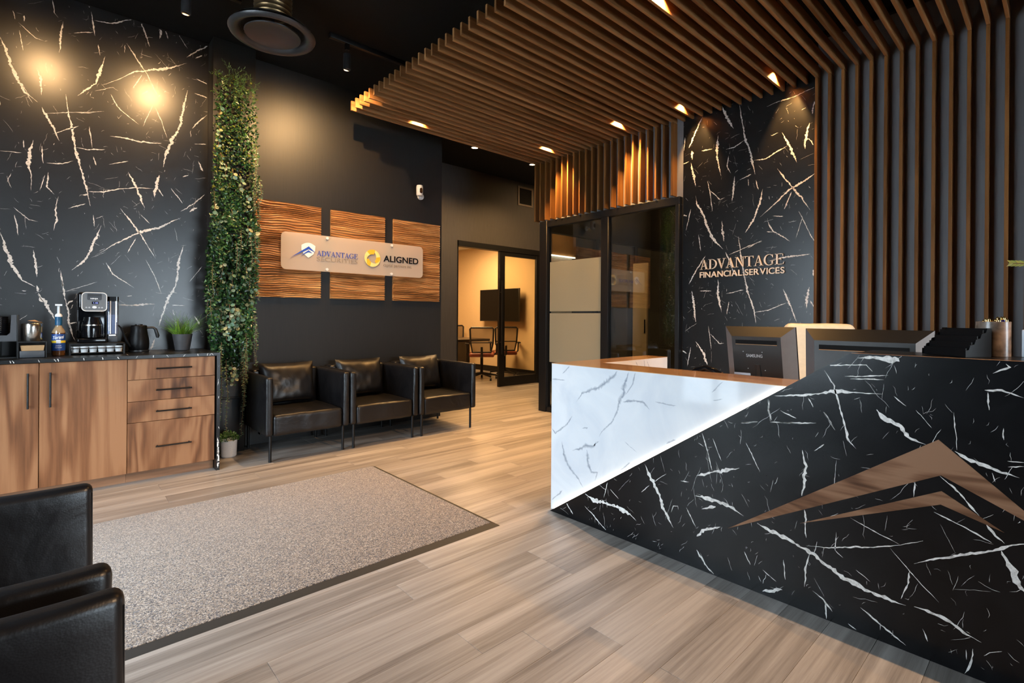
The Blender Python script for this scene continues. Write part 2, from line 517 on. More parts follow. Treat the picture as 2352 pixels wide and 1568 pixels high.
        if parent is not None:
            ob.parent = parent
        else:
            ob.location = o0
        ORG[ob.name] = o0
        return ob
def tag(o, label=None, cat=None, group=None, kind=None):
    if label: o['label'] = label
    if cat: o['category'] = cat
    if group: o['group'] = group
    if kind: o['kind'] = kind
    return o
def thing(name, label, cat, loc=(0, 0, 0), group=None, kind=None):
    o = bpy.data.objects.new(name, None)
    o.empty_display_size = 0.1
    COL.objects.link(o)
    o.location = loc
    ORG[o.name] = Vector(loc)
    return tag(o, label, cat, group, kind)
def copy_tree(o, parent=None):
    c = o.copy(); COL.objects.link(c); c.parent = parent
    ORG[c.name] = ORG[o.name]
    for ch in list(o.children):
        copy_tree(ch, c)
    return c
def place(o, loc, rz=0.0):
    o.location = loc; o.rotation_euler = (0, 0, rz)
    return o
def struct(o):
    o['kind'] = 'structure'
    return o
def box(name, mats, x0, x1, y0, y1, z0, z1, parent=None, bevel=0.0, seg=2):
    return MB().box(x0, x1, y0, y1, z0, z1).build(name, mats, parent, bevel=bevel, seg=seg)
def poly_ellipse(cx, cy, rx, ry, n=24, a0=0, a1=2 * PI):
    return [(cx + rx * math.cos(a0 + (a1 - a0) * k / n), cy + ry * math.sin(a0 + (a1 - a0) * k / n)) for k in range(n)]
def rrect(x0, x1, y0, y1, r, n=6):
    p = []
    for cx, cy, a in ((x1 - r, y1 - r, 0), (x0 + r, y1 - r, PI / 2), (x0 + r, y0 + r, PI), (x1 - r, y0 + r, 1.5 * PI)):
        p += [(cx + r * math.cos(a + PI / 2 * k / n), cy + r * math.sin(a + PI / 2 * k / n)) for k in range(n + 1)]
    return p

# ---------------------------------------------------------------- lettering
def glyph_text(s, bold=0.0, shear=0.0):
    """mesh data (verts, faces) of a line of the built-in sans typeface, baseline at y=0, cap height 1, x from 0"""
    cu = bpy.data.curves.new('t', 'FONT'); cu.body = s; cu.offset = bold; cu.shear = shear
    ob = bpy.data.objects.new('t', cu)
    me = bpy.data.meshes.new_from_object(ob)
    v = [(p.co.x, p.co.y) for p in me.vertices]; f = [tuple(p.vertices) for p in me.polygons]
    cu.body = 'H'
    mh = bpy.data.meshes.new_from_object(ob)
    cap = max(p.co.y for p in mh.vertices)
    bpy.data.meshes.remove(me); bpy.data.meshes.remove(mh)
    bpy.data.objects.remove(ob); bpy.data.curves.remove(cu)
    if not v: return [], [], 0
    x0 = min(p[0] for p in v)
    v = [((x - x0) / cap, y / cap) for x, y in v]
    return v, f, max(p[0] for p in v)
def put_flat(mb, v, f, tr, depth, mi=0):
    """flat glyph -> thin solid; tr(u, v, d) gives the 3-D point, d = height above the carrier"""
    n = len(v)
    pts = [tr(a, b, depth) for a, b in v] + [tr(a, b, 0.0) for a, b in v]
    fs = list(f)
    cnt = {}
    for q in f:
        for i in range(len(q)):
            e = (q[i], q[(i + 1) % len(q)])
            cnt[e] = 1
    for (a, b) in list(cnt):
        if (b, a) not in cnt:
            fs.append((b, a, n + a, n + b))
    mb.add(pts, fs, mi)
def bar(pts): return ([tuple(p) for p in pts], [tuple(range(len(pts)))])
def arc(cx, cy, rx0, ry0, rx1, ry1, a0, a1, n=16):
    v = []; f = []
    for k in range(n + 1):
        a = math.radians(a0 + (a1 - a0) * k / n)
        v += [(cx + rx0 * math.cos(a), cy + ry0 * math.sin(a)), (cx + rx1 * math.cos(a), cy + ry1 * math.sin(a))]
    f = [(2 * k, 2 * k + 1, 2 * k + 3, 2 * k + 2) for k in range(n)]
    return v, f
SERIF = {
 'A': (0.86, [bar([(.10, 0), (.155, 0), (.43, .93), (.40, 1)]), bar([(.385, 1), (.45, 1), (.76, 0), (.60, 0)]), bar([(.20, .31), (.62, .31), (.61, .36), (.215, .36)]), bar([(0, 0), (.27, 0), (.27, .035), (0, .035)]), bar([(.50, 0), (.86, 0), (.86, .035), (.50, .035)])]),
 'D': (0.84, [bar([(.11, 0), (.25, 0), (.25, 1), (.11, 1)]), bar([(0, 0), (.32, 0), (.32, .04), (0, .04)]), bar([(0, .96), (.32, .96), (.32, 1), (0, 1)]), arc(.28, .5, .42, .46, .56, .5, -90, 90)]),
 'V': (0.82, [bar([(.08, 1), (.44, 0), (.40, 0), (.39, .02), (.07, .97)]), bar([(.08, 1), (.235, 1), (.46, .12), (.42, 0)]), bar([(.41, 0), (.45, 0), (.725, 1), (.67, 1)]), bar([(0, .965), (.33, .965), (.33, 1), (0, 1)]), bar([(.55, .965), (.82, .965), (.82, 1), (.55, 1)])]),
 'N': (0.90, [bar([(.11, 0), (.165, 0), (.165, 1), (.11, 1)]), bar([(.10, 1), (.24, 1), (.78, 0), (.69, 0)]), bar([(.72, 0), (.78, 0), (.78, 1), (.72, 1)]), bar([(0, 0), (.28, 0), (.28, .035), (0, .035)]), bar([(0, .965), (.2, .965), (.2, 1), (0, 1)]), bar([(.61, .965), (.9, .965), (.9, 1), (.61, 1)])]),
 'T': (0.76, [bar([(.31, 0), (.45, 0), (.45, 1), (.31, 1)]), bar([(0, .95), (.76, .95), (.76, 1), (0, 1)]), bar([(0, .78), (.03, .78), (.08, .96), (0, .96)]), bar([(.73, .78), (.76, .78), (.76, .96), (.68, .96)]), bar([(.2, 0), (.56, 0), (.56, .035), (.2, .035)])]),
 'G': (0.92, [arc(.46, .5, .32, .475, .46, .52, 48, 318, 28), bar([(.66, .10), (.79, .05), (.79, .42), (.66, .42)]), bar([(.52, .40), (.92, .40), (.92, .435), (.52, .435)]), bar([(.74, .70), (.775, .70), (.775, .98), (.745, .98), (.70, .86)])]),
 'E': (0.80, [bar([(.11, 0), (.25, 0), (.25, 1), (.11, 1)]), bar([(0, .955), (.68, .955), (.68, 1), (0, 1)]), bar([(0, 0), (.72, 0), (.72, .045), (0, .045)]), bar([(.2, .485), (.54, .485), (.54, .53), (.2, .53)]), bar([(.64, .76), (.68, .76), (.68, 1), (.60, 1)]), bar([(.64, 0), (.72, 0), (.78, .25), (.745, .25)]), bar([(.505, .39), (.54, .39), (.54, .625), (.505, .625)])]),
}

# ---------------------------------------------------------------- marble veins
def ribbon(mb, pts, tr, mi, inside, rnd, soft=False, wob=0.35, step=9.0, wscale=1.0):
    """pts: (u, v, width) in mm; ragged white streak laid on a slab. tr(u,v,lift) -> 3-D point (metres)"""
    P = []
    for (a, b) in zip(pts[:-1], pts[1:]):
        L = math.hypot(b[0] - a[0], b[1] - a[1])
        k = max(1, int(L / step))
        for i in range(k):
            t = i / k
            P.append((a[0] + (b[0] - a[0]) * t, a[1] + (b[1] - a[1]) * t, a[2] + (b[2] - a[2]) * t))
    P.append(pts[-1])
    n = len(P)
    rows = []
    off = 0.0
    sd = rnd.random() * 100
    for i, (u, v, wd) in enumerate(P):
        q0 = P[max(0, i - 1)]; q1 = P[min(n - 1, i + 1)]
        d = (q1[0] - q0[0], q1[1] - q0[1]); L = math.hypot(*d) or 1
        nx, ny = -d[1] / L, d[0] / L
        tt = i / max(1, n - 1)
        ends = min(1.0, 0.12 + tt * 5.0, 0.12 + (1 - tt) * 5.0)
        if not soft: wd = wd * (0.9 + 0.55 * noise.noise((sd + i * 0.13, 9.9, 1.0)))
        wd = max(0.7, wd * wscale) * ends
        off = noise.noise((sd + i * 0.16, 3.1, 0)) * (2.5 + wd * 0.35) + noise.noise((sd + i * 0.8, 7.7, 0)) * (0.6 + wd * 0.08)
        wl = wd * (0.5 + wob * rnd.uniform(-1, 1)); wr = wd * (0.5 + wob * rnd.uniform(-1, 1))
        cu, cv = u + nx * off, v + ny * off
        rows.append(((cu + nx * wl, cv + ny * wl), (cu, cv), (cu - nx * wr, cv - ny * wr)))
    for i in range(n - 1):
        a, b = rows[i], rows[i + 1]
        if not (inside(*a[1]) and inside(*b[1]) and inside(*a[0]) and inside(*a[2]) and inside(*b[0]) and inside(*b[2])):
            continue
        if soft:
            pts3 = [tr(*p, 0.0004) for p in a] + [tr(*p, 0.0004) for p in b]
            mb.add(pts3, [(0, 1, 4, 3), (1, 2, 5, 4)], mi, va=[0.0, 0.9, 0.0, 0.0, 0.9, 0.0])
        else:
            mb.add([tr(*a[0], 0.0004), tr(*a[2], 0.0004), tr(*b[2], 0.0004), tr(*b[0], 0.0004)], [(0, 1, 2, 3)], mi)
def parse(s):
    return [[tuple(float(x) for x in t.split(',')) for t in l.split()] for l in s.split('|')]
def wisps(mb, tr, mi, inside, box_, count, seed, dirs, ws=1.0):
    rr = random.Random(seed)
    for _ in range(count):
        u = rr.uniform(box_[0], box_[1]); v = rr.uniform(box_[2], box_[3])
        a = math.radians(rr.choice(dirs) + rr.gauss(0, 16))
        L = min(150, rr.expovariate(1 / 26.0) + 8)
        wd = rr.choice((0.5, 0.6, 0.6, 0.7, 0.8, 1.0, 1.2, 2.2)) * ws
        k = 2 + int(L / 30)
        pts = []
        for i in range(k + 1):
            t = i / k
            pts.append((u + math.cos(a) * L * t + rr.uniform(-3, 3), v + math.sin(a) * L * t + rr.uniform(-3, 3), wd))
        ribbon(mb, pts, tr, mi, inside, rr, step=7, wob=0.3)

# ================================================================ THE SETTING
YB = 4.97          # marble / black back wall
XW = 4.606         # backing of the right wall
ZC = 3.5           # ceiling
YD = 6.36          # far wall with the meeting-room door
XC = 7.018         # meeting-room side wall

# floor: slab + planks
floor = struct(MB().box(-2.2, 7.6, -5.2, 10.2, -0.12, -0.006).build('floor', 'soil', org=(0, 0, 0)))
def in_view(x, y):
    c = Vector((x, y, 0)) - CAM_POS
    lat = c.dot(Vector((dx.x, dy.x, dz.x))); dep = -c.dot(Vector((dx.z, dy.z, dz.z))); up = c.dot(Vector((dx.y, dy.y, dz.y)))
    if dep < 0.25: return False
    px = 1176 + lat / dep * F_PX; py = 728.2 - up / dep * F_PX
    return -60 < px < 2420 and py < 1640
PW, PL = 0.150, 1.22
plank_meshes = {}
def plank_mesh(L):
    L = round(L, 2)
    if L not in plank_meshes:
        me_o = MB().box(-L / 2 + 0.0004, L / 2 - 0.0004, -PW / 2 + 0.0004, PW / 2 - 0.0004, -0.006, 0.0).build('plank', 'plank_wood', org=(0, 0, 0), bevel=0.0007, seg=1)
        plank_meshes[L] = me_o.data
        bpy.data.objects.remove(me_o)
    return plank_meshes[L]
far = MB()
rp = random.Random(11)
row = 0
y = -5.0 + 0.061
prev = 0.0
while y < 10.0:
    start = -1.75 - rp.choice((0.15, 0.40, 0.61, 0.80, 1.02)) 
    x = start
    while x < 7.4:
        x0, x1 = max(x, -1.75), min(x + PL, 7.4)
        if x1 - x0 > 0.05:
            cx, cy = (x0 + x1) / 2, y + PW / 2
            near_desk = 2.30 < x0 and cy < 2.05
            vis = any(in_view(a, cy) for a in (x0, cx, x1)) and cy < 6.3 and not near_desk and x0 < 4.7
            if vis:
                o = bpy.data.objects.new('plank', plank_mesh(x1 - x0))
                o.location = (cx, cy, 0); o.parent = floor
                COL.objects.link(o)
            else:
                far.box(x0 + 0.0004, x1 - 0.0004, y + 0.0004, y + PW - 0.0004, -0.006, 0.0)
        x += PL
    y += PW
fo = far.build('plank_field', 'plank_wood', floor)
fo['kind'] = 'stuff'

# ceilings
struct(MB().box(-2.2, 4.75, -5.2, 5.1, ZC, ZC + 0.1).build('ceiling', 'black_paint'))
struct(MB().box(3.35, 7.6, 5.1, YD, ZC, ZC + 0.1).build('ceiling_corridor', 'black_paint'))
struct(MB().box(4.75, 7.6, 2.5, 5.1, ZC, ZC + 0.1).build('ceiling_office', 'black_paint'))
struct(MB().box(3.3, 7.3, YD + 0.1, 10.0, 2.72, 2.8).build('ceiling_meeting', 'white_paint'))

# back wall: black marble laminate behind the coffee bar
VL="-283,3082,11.3 -254,3012,15.9 -229,2912,18.3 -195,2815,20.8 -155,2738,14 -90,2688,9.5|-69,2659,9.6 -43,2597,19.3 -6,2522,17 26,2437,6.1|-96,2930,5.9 -77,2867,14.3 -70,2743,7.2|42,3320,4.9 32,3216,12.3 22,3084,7.4|283,3147,7.9 255,3019,20.9 226,2921,13 126,2799,10.1|261,2917,2.6 354,2988,4 463,3088,8.3 602,3153,20 707,3201,14.6 815,3278,7.5|413,3297,8.2 462,3226,11 551,3086,7 616,2949,4.3|513,3081,7 482,3009,11.1 451,2954,4.1|491,3522,6.9 523,3449,14 562,3324,8.5|636,3525,17.3 629,3412,11.5|665,3497,11.6 685,3433,5.8|745,3512,4.4 821,3403,7.5|815,3327,9 885,3401,12.2 985,3495,7.8|878,3341,12.2 927,3383,15.4|61,2790,9.9 73,2657,11.2 95,2548,15 118,2380,16.4 151,2242,12.7 174,2144,12.8 203,1988,11.6|-64,2612,2.4 67,2658,5 182,2690,3.8 279,2726,5.3|-11,2478,2.4 106,2558,10 133,2575,6.3|117,2412,7.6 184,2409,6.4 287,2436,9.2|-41,2262,3.6 43,2274,9.9 105,2308,6.3|-279,2297,6.8 -173,2307,5.8|-114,2411,9.4 -133,2296,23.5 -138,2239,16.4 -122,2159,7.1 -122,2049,4.7|-68,2380,7.2 -60,2256,7.2|-31,2198,7.3 -41,2091,9.6 1,2042,4.9|-51,2173,7.2 -76,2057,4.8|23,2031,6.1 7,1929,9.8 13,1859,12.2 -2,1779,7.3|315,2544,6.6 405,2554,10.9 503,2544,16.7 644,2565,7.2|319,2868,8 361,2782,8.1 416,2737,6.8 496,2682,6.9|584,2854,5.7 552,2759,5.6 521,2673,2.8|603,2843,4.3 643,2752,5.8 683,2619,4.4|823,3053,12 790,2872,20.9 777,2755,20.8 717,2611,20.5 671,2473,23.2 658,2375,11.6|632,2306,20.1 604,2175,22.8 601,2119,8.6|626,2195,11.5 660,2137,5.8|430,2290,13.7 468,2213,13.8 499,2126,19.5 537,2023,8.4|174,2093,5.1 277,2106,10.5 359,2144,6.7 480,2176,6.9 594,2189,4.3|158,2065,17.8 191,2074,7.7|76,1951,3.7 175,2001,7.7|712,2213,8.8 794,2102,9|781,2031,7.4 878,2116,10.7 956,2203,7.8|843,2037,12.1 899,2081,15.3|383,1997,9.4 439,1916,12.3 507,1817,11.1 610,1625,5.7|233,1615,2.6 361,1725,8.1 507,1825,19.5 648,1889,17.3 781,1979,8.9|482,1776,8.3 428,1655,5.5|267,1849,6.5 244,1772,18.2 205,1650,15.5 166,1566,12.7 100,1496,12.5|-276,1733,11.3 -247,1621,18.2 -218,1515,20.6 -168,1409,16.3 -98,1364,9.5|-108,1627,7.1 -94,1510,16.6 -88,1434,7.1|-210,1917,3.4 -131,1840,7.1 -85,1832,4.8|-205,1864,6.9 -185,1723,5.8|36,1491,7.4 53,1364,9.9|803,1754,7.5 770,1622,17.8 757,1459,17.8 744,1394,17.7|297,1569,7.9 339,1482,8 472,1382,5.5|546,1612,2.8 611,1467,5.7 651,1343,5.8|58,1335,2.5 156,1376,3.8 246,1417,2.6|-192,3219,3.5 -107,3142,5.9 -61,3138,3.6|-187,3166,6.9 -166,3030,5.8|201,3456,7.7 213,3343,10.3 225,3282,6.5|213,3395,3.9 328,3416,10.6 473,3515,5.5|102,3257,5 213,3307,7.7|886,3171,4.6 972,3149,12.5|873,3046,9.1 973,3032,9.4|967,2888,7.8 909,2815,9.2 860,2744,12.1|904,2475,12.3 941,2399,12.4|242,3222,7.8 254,3144,5.2|-221,3289,9.2 -209,3233,4.6|-163,3279,9.3 -163,3238,7|-16,3451,6.1 -5,3364,4.9 16,3337,3.7|184,3522,10.2 190,3481,6.4|220,1924,6.5 227,1836,6.5|847,1448,3 938,1586,6.2|-163,2399,5.8 -161,2344,4.7|218,2366,7.8 235,2303,6.5|194,2588,6.4 212,2431,5.2|506,1972,4.2 570,1903,5.7|311,2326,4 430,2374,6.8|793,2321,9 835,2346,6|875,2617,7.6 961,2633,9.3|-81,1319,16 -62,1273,24.2 -34,1230,29.8 -13,1183,19 8,1129,8.2|42,1429,11 60,1321,11.1 70,1245,13.9 82,1184,11.2 87,1106,14 105,1009,11.2 122,973,8.5|749,1415,16.6 703,1316,22.9 668,1205,13 636,1080,16.1|608,971,12.8 585,891,19.1|367,1245,6 467,1243,12.4 529,1251,15.7 609,1257,9.6|-90,1375,8 -81,1329,16|70,1241,11.1 108,1271,8.4|90,1100,8.4 126,1109,8.5|885,1163,6.8 921,1090,13.8|-144,1332,10.5 -166,1335,7.8|724,1252,6.6 816,1247,6.7"
VW="1771,3024,5 1668,3038,8.1 1545,3040,9.4 1399,3070,7.5|1398,2954,12.1 1412,2854,12.1|2170,3149,9.2 2124,3036,29 2060,2911,10.7|2008,3108,10.6 1981,2951,14 1954,2786,17.4 1910,2670,17.2 1892,2579,20.5 1866,2453,13.6|2131,2737,5.4 2050,2739,10.7 1962,2779,5.2|1643,2764,12.9 1603,2671,19.1 1557,2569,22 1527,2481,9.4|1433,2788,15.2 1461,2676,27.6 1465,2580,12.3|1439,2662,12.2 1403,2597,7.5|1876,2576,5.1 1776,2570,13.3 1688,2609,13 1596,2641,6.4|1680,2465,9.7 1617,2360,12.8 1555,2275,15.7 1480,2164,12.3 1421,2066,6.1|1822,2067,5 1694,2166,9.8 1585,2264,12.7 1481,2309,21.6 1387,2363,15|1799,2311,10 1831,2171,20.2 1872,2057,17 1948,1945,17.4|2360,3104,9.6 2428,2983,19.4 2498,2840,19.7|2205,2887,11.1 2214,2779,25.9 2213,2688,18.5 2175,2498,9.2|2467,2804,27.4 2463,2717,23.5|2477,2692,11.8 2445,2553,23.4 2425,2445,11.6|2601,2690,10.1 2497,2706,9.9|2103,2672,9 2120,2577,10.9 2084,2506,5.4|2048,2472,8.9 2061,2350,17.8 2068,2245,8.9|2307,2478,9.4 2277,2353,7.5 2257,2184,9.3|2277,2381,7.5 2183,2282,9.2 2137,2292,5.4|2424,2360,7.8 2413,2283,19.4 2353,2180,22.9 2304,2043,26.4 2255,1927,22.4 2152,1816,14.6|2163,2079,11 2153,1952,18.2 2143,1887,9.1|2391,1979,9.6 2370,1818,7.7|1757,2024,9.9 1716,1934,13.1 1575,1827,7.9|1563,2243,7.9 1623,2105,9.6|2473,2236,7.9 2523,2033,7.9|2597,2216,12.1 2514,2175,15.8|1509,2071,6.2 1435,1900,6.1 1384,1791,9|1479,2018,4.6 1530,1846,3.1|2124,1786,14.5 2060,1620,14.3 2024,1556,8.8|2321,1767,11.4 2409,1643,11.6 2488,1506,15.8|2009,1917,8.8 1990,1774,10.5 1954,1543,13.9 1919,1402,17.2 1867,1246,13.6 1849,1125,10.2|2097,1757,5.4 1921,1820,6.9 1804,1851,8.4|1722,1683,8.2 1597,1697,15.9 1419,1706,7.6|1397,1577,15.1 1389,1521,15|1626,1426,12.8 1587,1326,15.8 1518,1146,9.3|1425,1435,12.1 1446,1324,24.4 1445,1259,9.2|1417,1323,9.1 1388,1267,6|2196,1538,11 2195,1393,25.8 2162,1229,9.1|2457,1438,23.5 2447,1372,23.4 2415,1136,15.5|2094,1327,9 2111,1211,9|1867,1228,5.1 1751,1245,8.3 1595,1310,4.8|2287,1100,7.5 2257,880,7.5|2268,1027,7.5 2182,939,9.2 2136,941,5.4|2414,948,9.7 2344,857,22.9 2294,731,22.6|2463,889,7.8 2503,696,7.9|2587,863,12.1 2504,830,15.8|2552,1729,8 2561,1557,8|2540,2955,8 2550,2823,8|2558,2575,8 2563,2346,8|2377,1435,7.7 2261,1431,9.3|2121,1400,5.4 1962,1430,8.7|1930,1804,3.5 1804,1860,5|2368,2780,9.6 2261,2773,9.3|2003,2428,7 1900,2460,10.3|1858,2399,8.5 1837,2310,6.8|1764,1932,6.6 1708,1920,8.2|1717,2061,4.9 1630,2045,6.4|1925,2421,6.9 1922,2360,5.2"
VD="466,842,13.3 439,810,15.7 398,788,12.7 364,752,10 326,740,3.7|714,643,6.1 703,581,10.7 706,517,12.2 713,459,10.7|705,405,7.6 697,295,4.6|1164,432,13.5 1087,469,9.3 1022,492,14.4 965,514,8.7|887,297,6.7 834,280,19.6 756,264,12.5 690,246,13.6 633,219,17.6 566,183,18.3 490,168,12.1 429,164,19.5 378,161,6.3|355,167,5 317,166,12.1 275,164,9.4 234,142,9.2 181,125,4.4|822,849,4.9 694,867,7.6 597,893,10 531,896,6.9 451,899,4|638,971,3.7 604,912,5 583,830,5.7 566,764,5.6 556,713,8.4 530,684,3.5|250,732,8.1 227,714,11.4 169,700,13.2 137,688,7.5 97,679,3.1|178,944,5.5 138,948,7.5 89,929,6.2|171,938,3.3 166,881,5.5|61,492,7.1 87,477,7.3 149,437,7.6 231,389,8 313,346,6 356,316,2.5|136,438,10.7 120,397,15.9 99,354,13.6 77,314,5.2|697,263,2.3 600,289,4.3 528,317,5.5 466,335,4 396,369,3.2 332,405,4.9|548,420,2.1 491,400,2.7 396,369,2.5|425,349,1.9 367,284,3.1 288,209,1.8|367,284,5 372,237,5 392,179,3.8|303,513,3 272,502,4.7 221,484,5.7 159,456,3.3|288,640,4.8 252,608,5.8 227,582,4.6 187,531,3.3|171,510,5.5 150,481,6.5 129,463,4.3|514,95,5.5 465,69,6.6 417,43,6.4 377,20,5|202,95,3.4 204,45,5.6 221,3,6.8|864,12,8.3 786,52,15.9|675,93,3.7 633,75,3.7 605,40,4.3|629,61,4.4 625,4,4.4|594,352,2.1 596,282,3.6 570,261,2.8|686,235,4.5 700,166,6.1 703,97,3.8|941,155,5.2 915,108,5.1|782,177,3.2 774,98,3.2|637,807,3.7 616,771,5.8 599,743,2.9|957,713,3.5 894,727,6.7|837,735,3.3 715,752,4.6 665,760,3|842,828,4.1 845,785,4.9 837,740,4.1|1162,152,19.2 1133,185,13.3 1048,230,7.3|1161,87,11.5 1112,30,7.5 1069,1,3.7|355,603,3.7 358,550,5|694,855,4.5 676,821,4.5|124,726,2.7 87,730,4.2|123,707,2.1 87,717,5.2|160,680,4.4 151,653,2.7|333,100,3.1 317,63,3.6|219,83,2.3 218,51,2.3|601,527,2.2 595,628,2.1|671,648,3.7 636,682,2.9|253,862,2.3 248,783,2.9 245,737,2.3|133,829,3.2 131,791,3.2|865,105,2.5 809,76,3.2|881,73,5 869,52,4.2|416,896,2.6 381,865,2.5|528,231,2.1 484,203,2|244,71,2.3 241,59,1.7|552,18,3.5 526,7,2.8|353,855,1.9 310,799,1.8|798,792,2.4 737,768,3.9|527,1026,4.5 480,1032,13.2 421,1026,16.9 347,1043,10.8|717,982,3.3 500,1002,4.4 481,979,7.3|569,952,3.1 433,969,4.3|129,1033,3.5 121,1023,5.8 159,1000,3.6|551,945,3 446,952,4.3|1445,427,4.6 1424,389,18.3 1383,328,18 1359,292,14.8 1335,222,19.1 1281,152,5.7|1833,174,7.2 1773,155,22.9 1686,159,13.6 1602,160,19.7 1540,148,19.2 1492,122,6.3|1833,103,4.5 1752,55,7 1684,14,5.1|1173,338,5.4 1118,340,15.9 1058,340,16.8 1000,331,13.8 944,310,3.7|1138,285,4 1071,314,11.7|1137,638,4 1113,565,4.6 1089,473,3.9|937,630,3.6 910,581,4.8 878,516,2.4|638,808,2.6 618,773,4.1 601,743,2|1677,276,3.4 1700,186,3.4|1976,87,3.8 1921,29,5.6|1245,390,2.8 1202,394,4.1|1464,278,2.3 1415,327,3|1391,347,2.3 1321,406,2.9|848,831,4.6 845,790,3.5 831,745,4.6|959,713,3.1 888,730,4.7|836,738,4.6 803,741,3.4 718,748,3.2|1086,622,2.6 1046,527,2.6|1215,270,3.5 1165,192,4.1|1658,243,2.5 1603,205,3.3|1293,224,4.3 1282,258,3.6 1256,265,2.8"
VM="1639,879,25.2 1686,832,20.5 1743,791,14 1802,765,12.5 1884,732,9.2 1926,677,4.7|1567,881,16.3 1593,818,21.4 1602,749,16.5 1628,701,10 1665,604,6.8 1741,537,5.2 1760,502,4.4|1601,719,9.9 1522,737,8 1471,729,9.4 1437,701,4.6|1957,591,5.7 2012,524,5.8 2091,463,10 2127,505,6.1|2039,426,7.8 2022,354,11.7 1977,280,11.5 1922,243,9.4 1869,190,5.5|1956,388,3.8 1860,427,16.5 1799,447,10.7 1779,475,5.3|1850,413,18.2 1834,336,14.5 1813,292,9 1768,303,5.3 1788,251,7.1|2037,832,4.9 1982,883,5.7|2130,794,6.1 2015,796,4.8|1109,828,4 1056,880,3.9|1102,790,3.3 1056,802,3.2|1523,892,6.4 1540,824,4.8 1584,759,4.1|1882,529,4.6 1841,544,7.3|1616,346,3.3 1554,405,11.3|1340,543,7.4 1290,573,10.1|2123,48,4 2031,132,7.8|1405,745,4.6 1341,739,5.9 1287,742,3.6|1591,510,2.5 1511,466,1.6|1799,447,5.4 1760,478,3.5"
def in_rect(a, b, c, d):
    return lambda u, v: a < u < b and c < v < d
mb = MB().box(XL, 0.972, YB, YB + 0.1, 0, ZC, 0)
trL = lambda u, v, l: (u / 1000, YB - l, v / 1000)
rv = random.Random(3)
for l in parse(VL): ribbon(mb, l, trL, 1, in_rect(-1740, 971, 10, 3495), rv, wscale=0.85)
wisps(mb, trL, 1, in_rect(-1740, 971, 10, 3495), (-330, 960, 880, 3480), 480, 21, (88, 95, 20, 15, 60, 120, -20), 1.25)
for l in parse(VW)[:40]:   # the sheet repeats to the left, out of frame
    ribbon(mb, [(-(p[0]) + 700, p[1], p[2]) for p in l], trL, 1, in_rect(-1740, -300, 10, 3495), rv, wscale=0.85)
struct(mb.build('wall_back_left', ['wall_marble', 'marble_vein'], org=(0, YB, 0)))
struct(MB().box(0.972, 3.385, YB, YB + 0.1, 0, ZC).build('wall_back', 'black_wall', org=(2, YB, 0)))
struct(MB().box(3.285, 3.385, YB + 0.1, YD, 0, ZC).build('wall_return', 'black_wall', org=(3.3, 5.6, 0)))
# far wall with the meeting-room opening
OX0, OX1, OZ = 4.632, 6.47, 2.36
mb = MB().box(3.285, OX0, YD, YD + 0.1, 0, ZC).box(OX1, 7.6, YD, YD + 0.1, 0, ZC).box(OX0, OX1, YD, YD + 0.1, OZ, ZC)
struct(mb.build('wall_far', 'grey_wall', org=(5, YD, 0)))
# meeting room
struct(MB().box(XC, XC + 0.1, YD + 0.1, 10.0, 0, 2.72).build('wall_meeting_right', 'cream_wall'))
struct(MB().box(3.3, 7.1, 9.9, 10.0, 0, 2.72).build('wall_meeting_far', 'cream_wall'))
struct(MB().box(3.3, 3.4, YD + 0.1, 9.9, 0, 2.72).build('wall_meeting_left', 'cream_wall'))
struct(MB().box(XC - 0.014, XC, YD + 0.1, 9.9, 0, 0.12).build('baseboard_meeting', 'black_metal'))
# right wall: slat backing, bulkhead over the glass
mb = MB().box(XW, XW + 0.12, -5.1, 2.585, 0, ZC).box(XW, XW + 0.12, 2.585, 4.56, 2.365, ZC)
struct(mb.build('wall_right', 'slat_backing', org=(XW, 1, 0)))
# office and corridor behind the glass
struct(MB().box(7.5, 7.6, 2.5, YD, 0, ZC).build('wall_office_far', 'grey_wall'))
struct(MB().box(4.73, 7.6, 2.46, 2.56, 0, ZC).build('wall_office_side', 'grey_wall'))
# left wall with storefront window, front wall with window
mb = MB()
y0, y1, z0, z1 = WIN_L
mb.box(XL - 0.12, XL, YF, y0, 0, ZC).box(XL - 0.12, XL, y1, YB + 0.1, 0, ZC).box(XL - 0.12, XL, y0, y1, 0, z0).box(XL - 0.12, XL, y0, y1, z1, ZC)
struct(mb.build('wall_left', 'black_wall', org=(XL, 0, 0)))
x0, x1, z0, z1 = WIN_F
mb = MB()
mb.box(XL - 0.12, x0, YF - 0.12, YF, 0, ZC).box(x1, XW + 0.12, YF - 0.12, YF, 0, ZC).box(x0, x1, YF - 0.12, YF, 0, z0).box(x0, x1, YF - 0.12, YF, z1, ZC)
struct(mb.build('wall_front', 'black_wall', org=(0, YF, 0)))
def window(name, axis, a, u0, u1, z0, z1, n):
    mb = MB(); g = MB()
    fw = 0.05
    def bx(m, ua, ub, za, zb, t):
        if axis == 'X': m.box(a - 0.06 - t, a - 0.06 + t, ua, ub, za, zb)
        else: m.box(ua, ub, a - 0.06 - t, a - 0.06 + t, za, zb)
    for k in range(n + 1):
        c = u0 + (u1 - u0) * k / n
        bx(mb, max(u0, c - fw / 2), min(u1, c + fw / 2), z0, z1, 0.03)
    bx(mb, u0, u1, z0, z0 + fw, 0.03); bx(mb, u0, u1, z1 - fw, z1, 0.03); bx(mb, u0, u1, 2.15, 2.15 + fw, 0.03)
    wo = struct(mb.build(name, 'black_metal'))
    bx(g, u0, u1, z0, z1, 0.003)
    g.build('pane', 'glass', wo)
window('window_1', 'X', XL, WIN_L[0], WIN_L[1], WIN_L[2], WIN_L[3], 4)
window('window_2', 'Y', YF, WIN_F[0], WIN_F[1], WIN_F[2], WIN_F[3], 4)
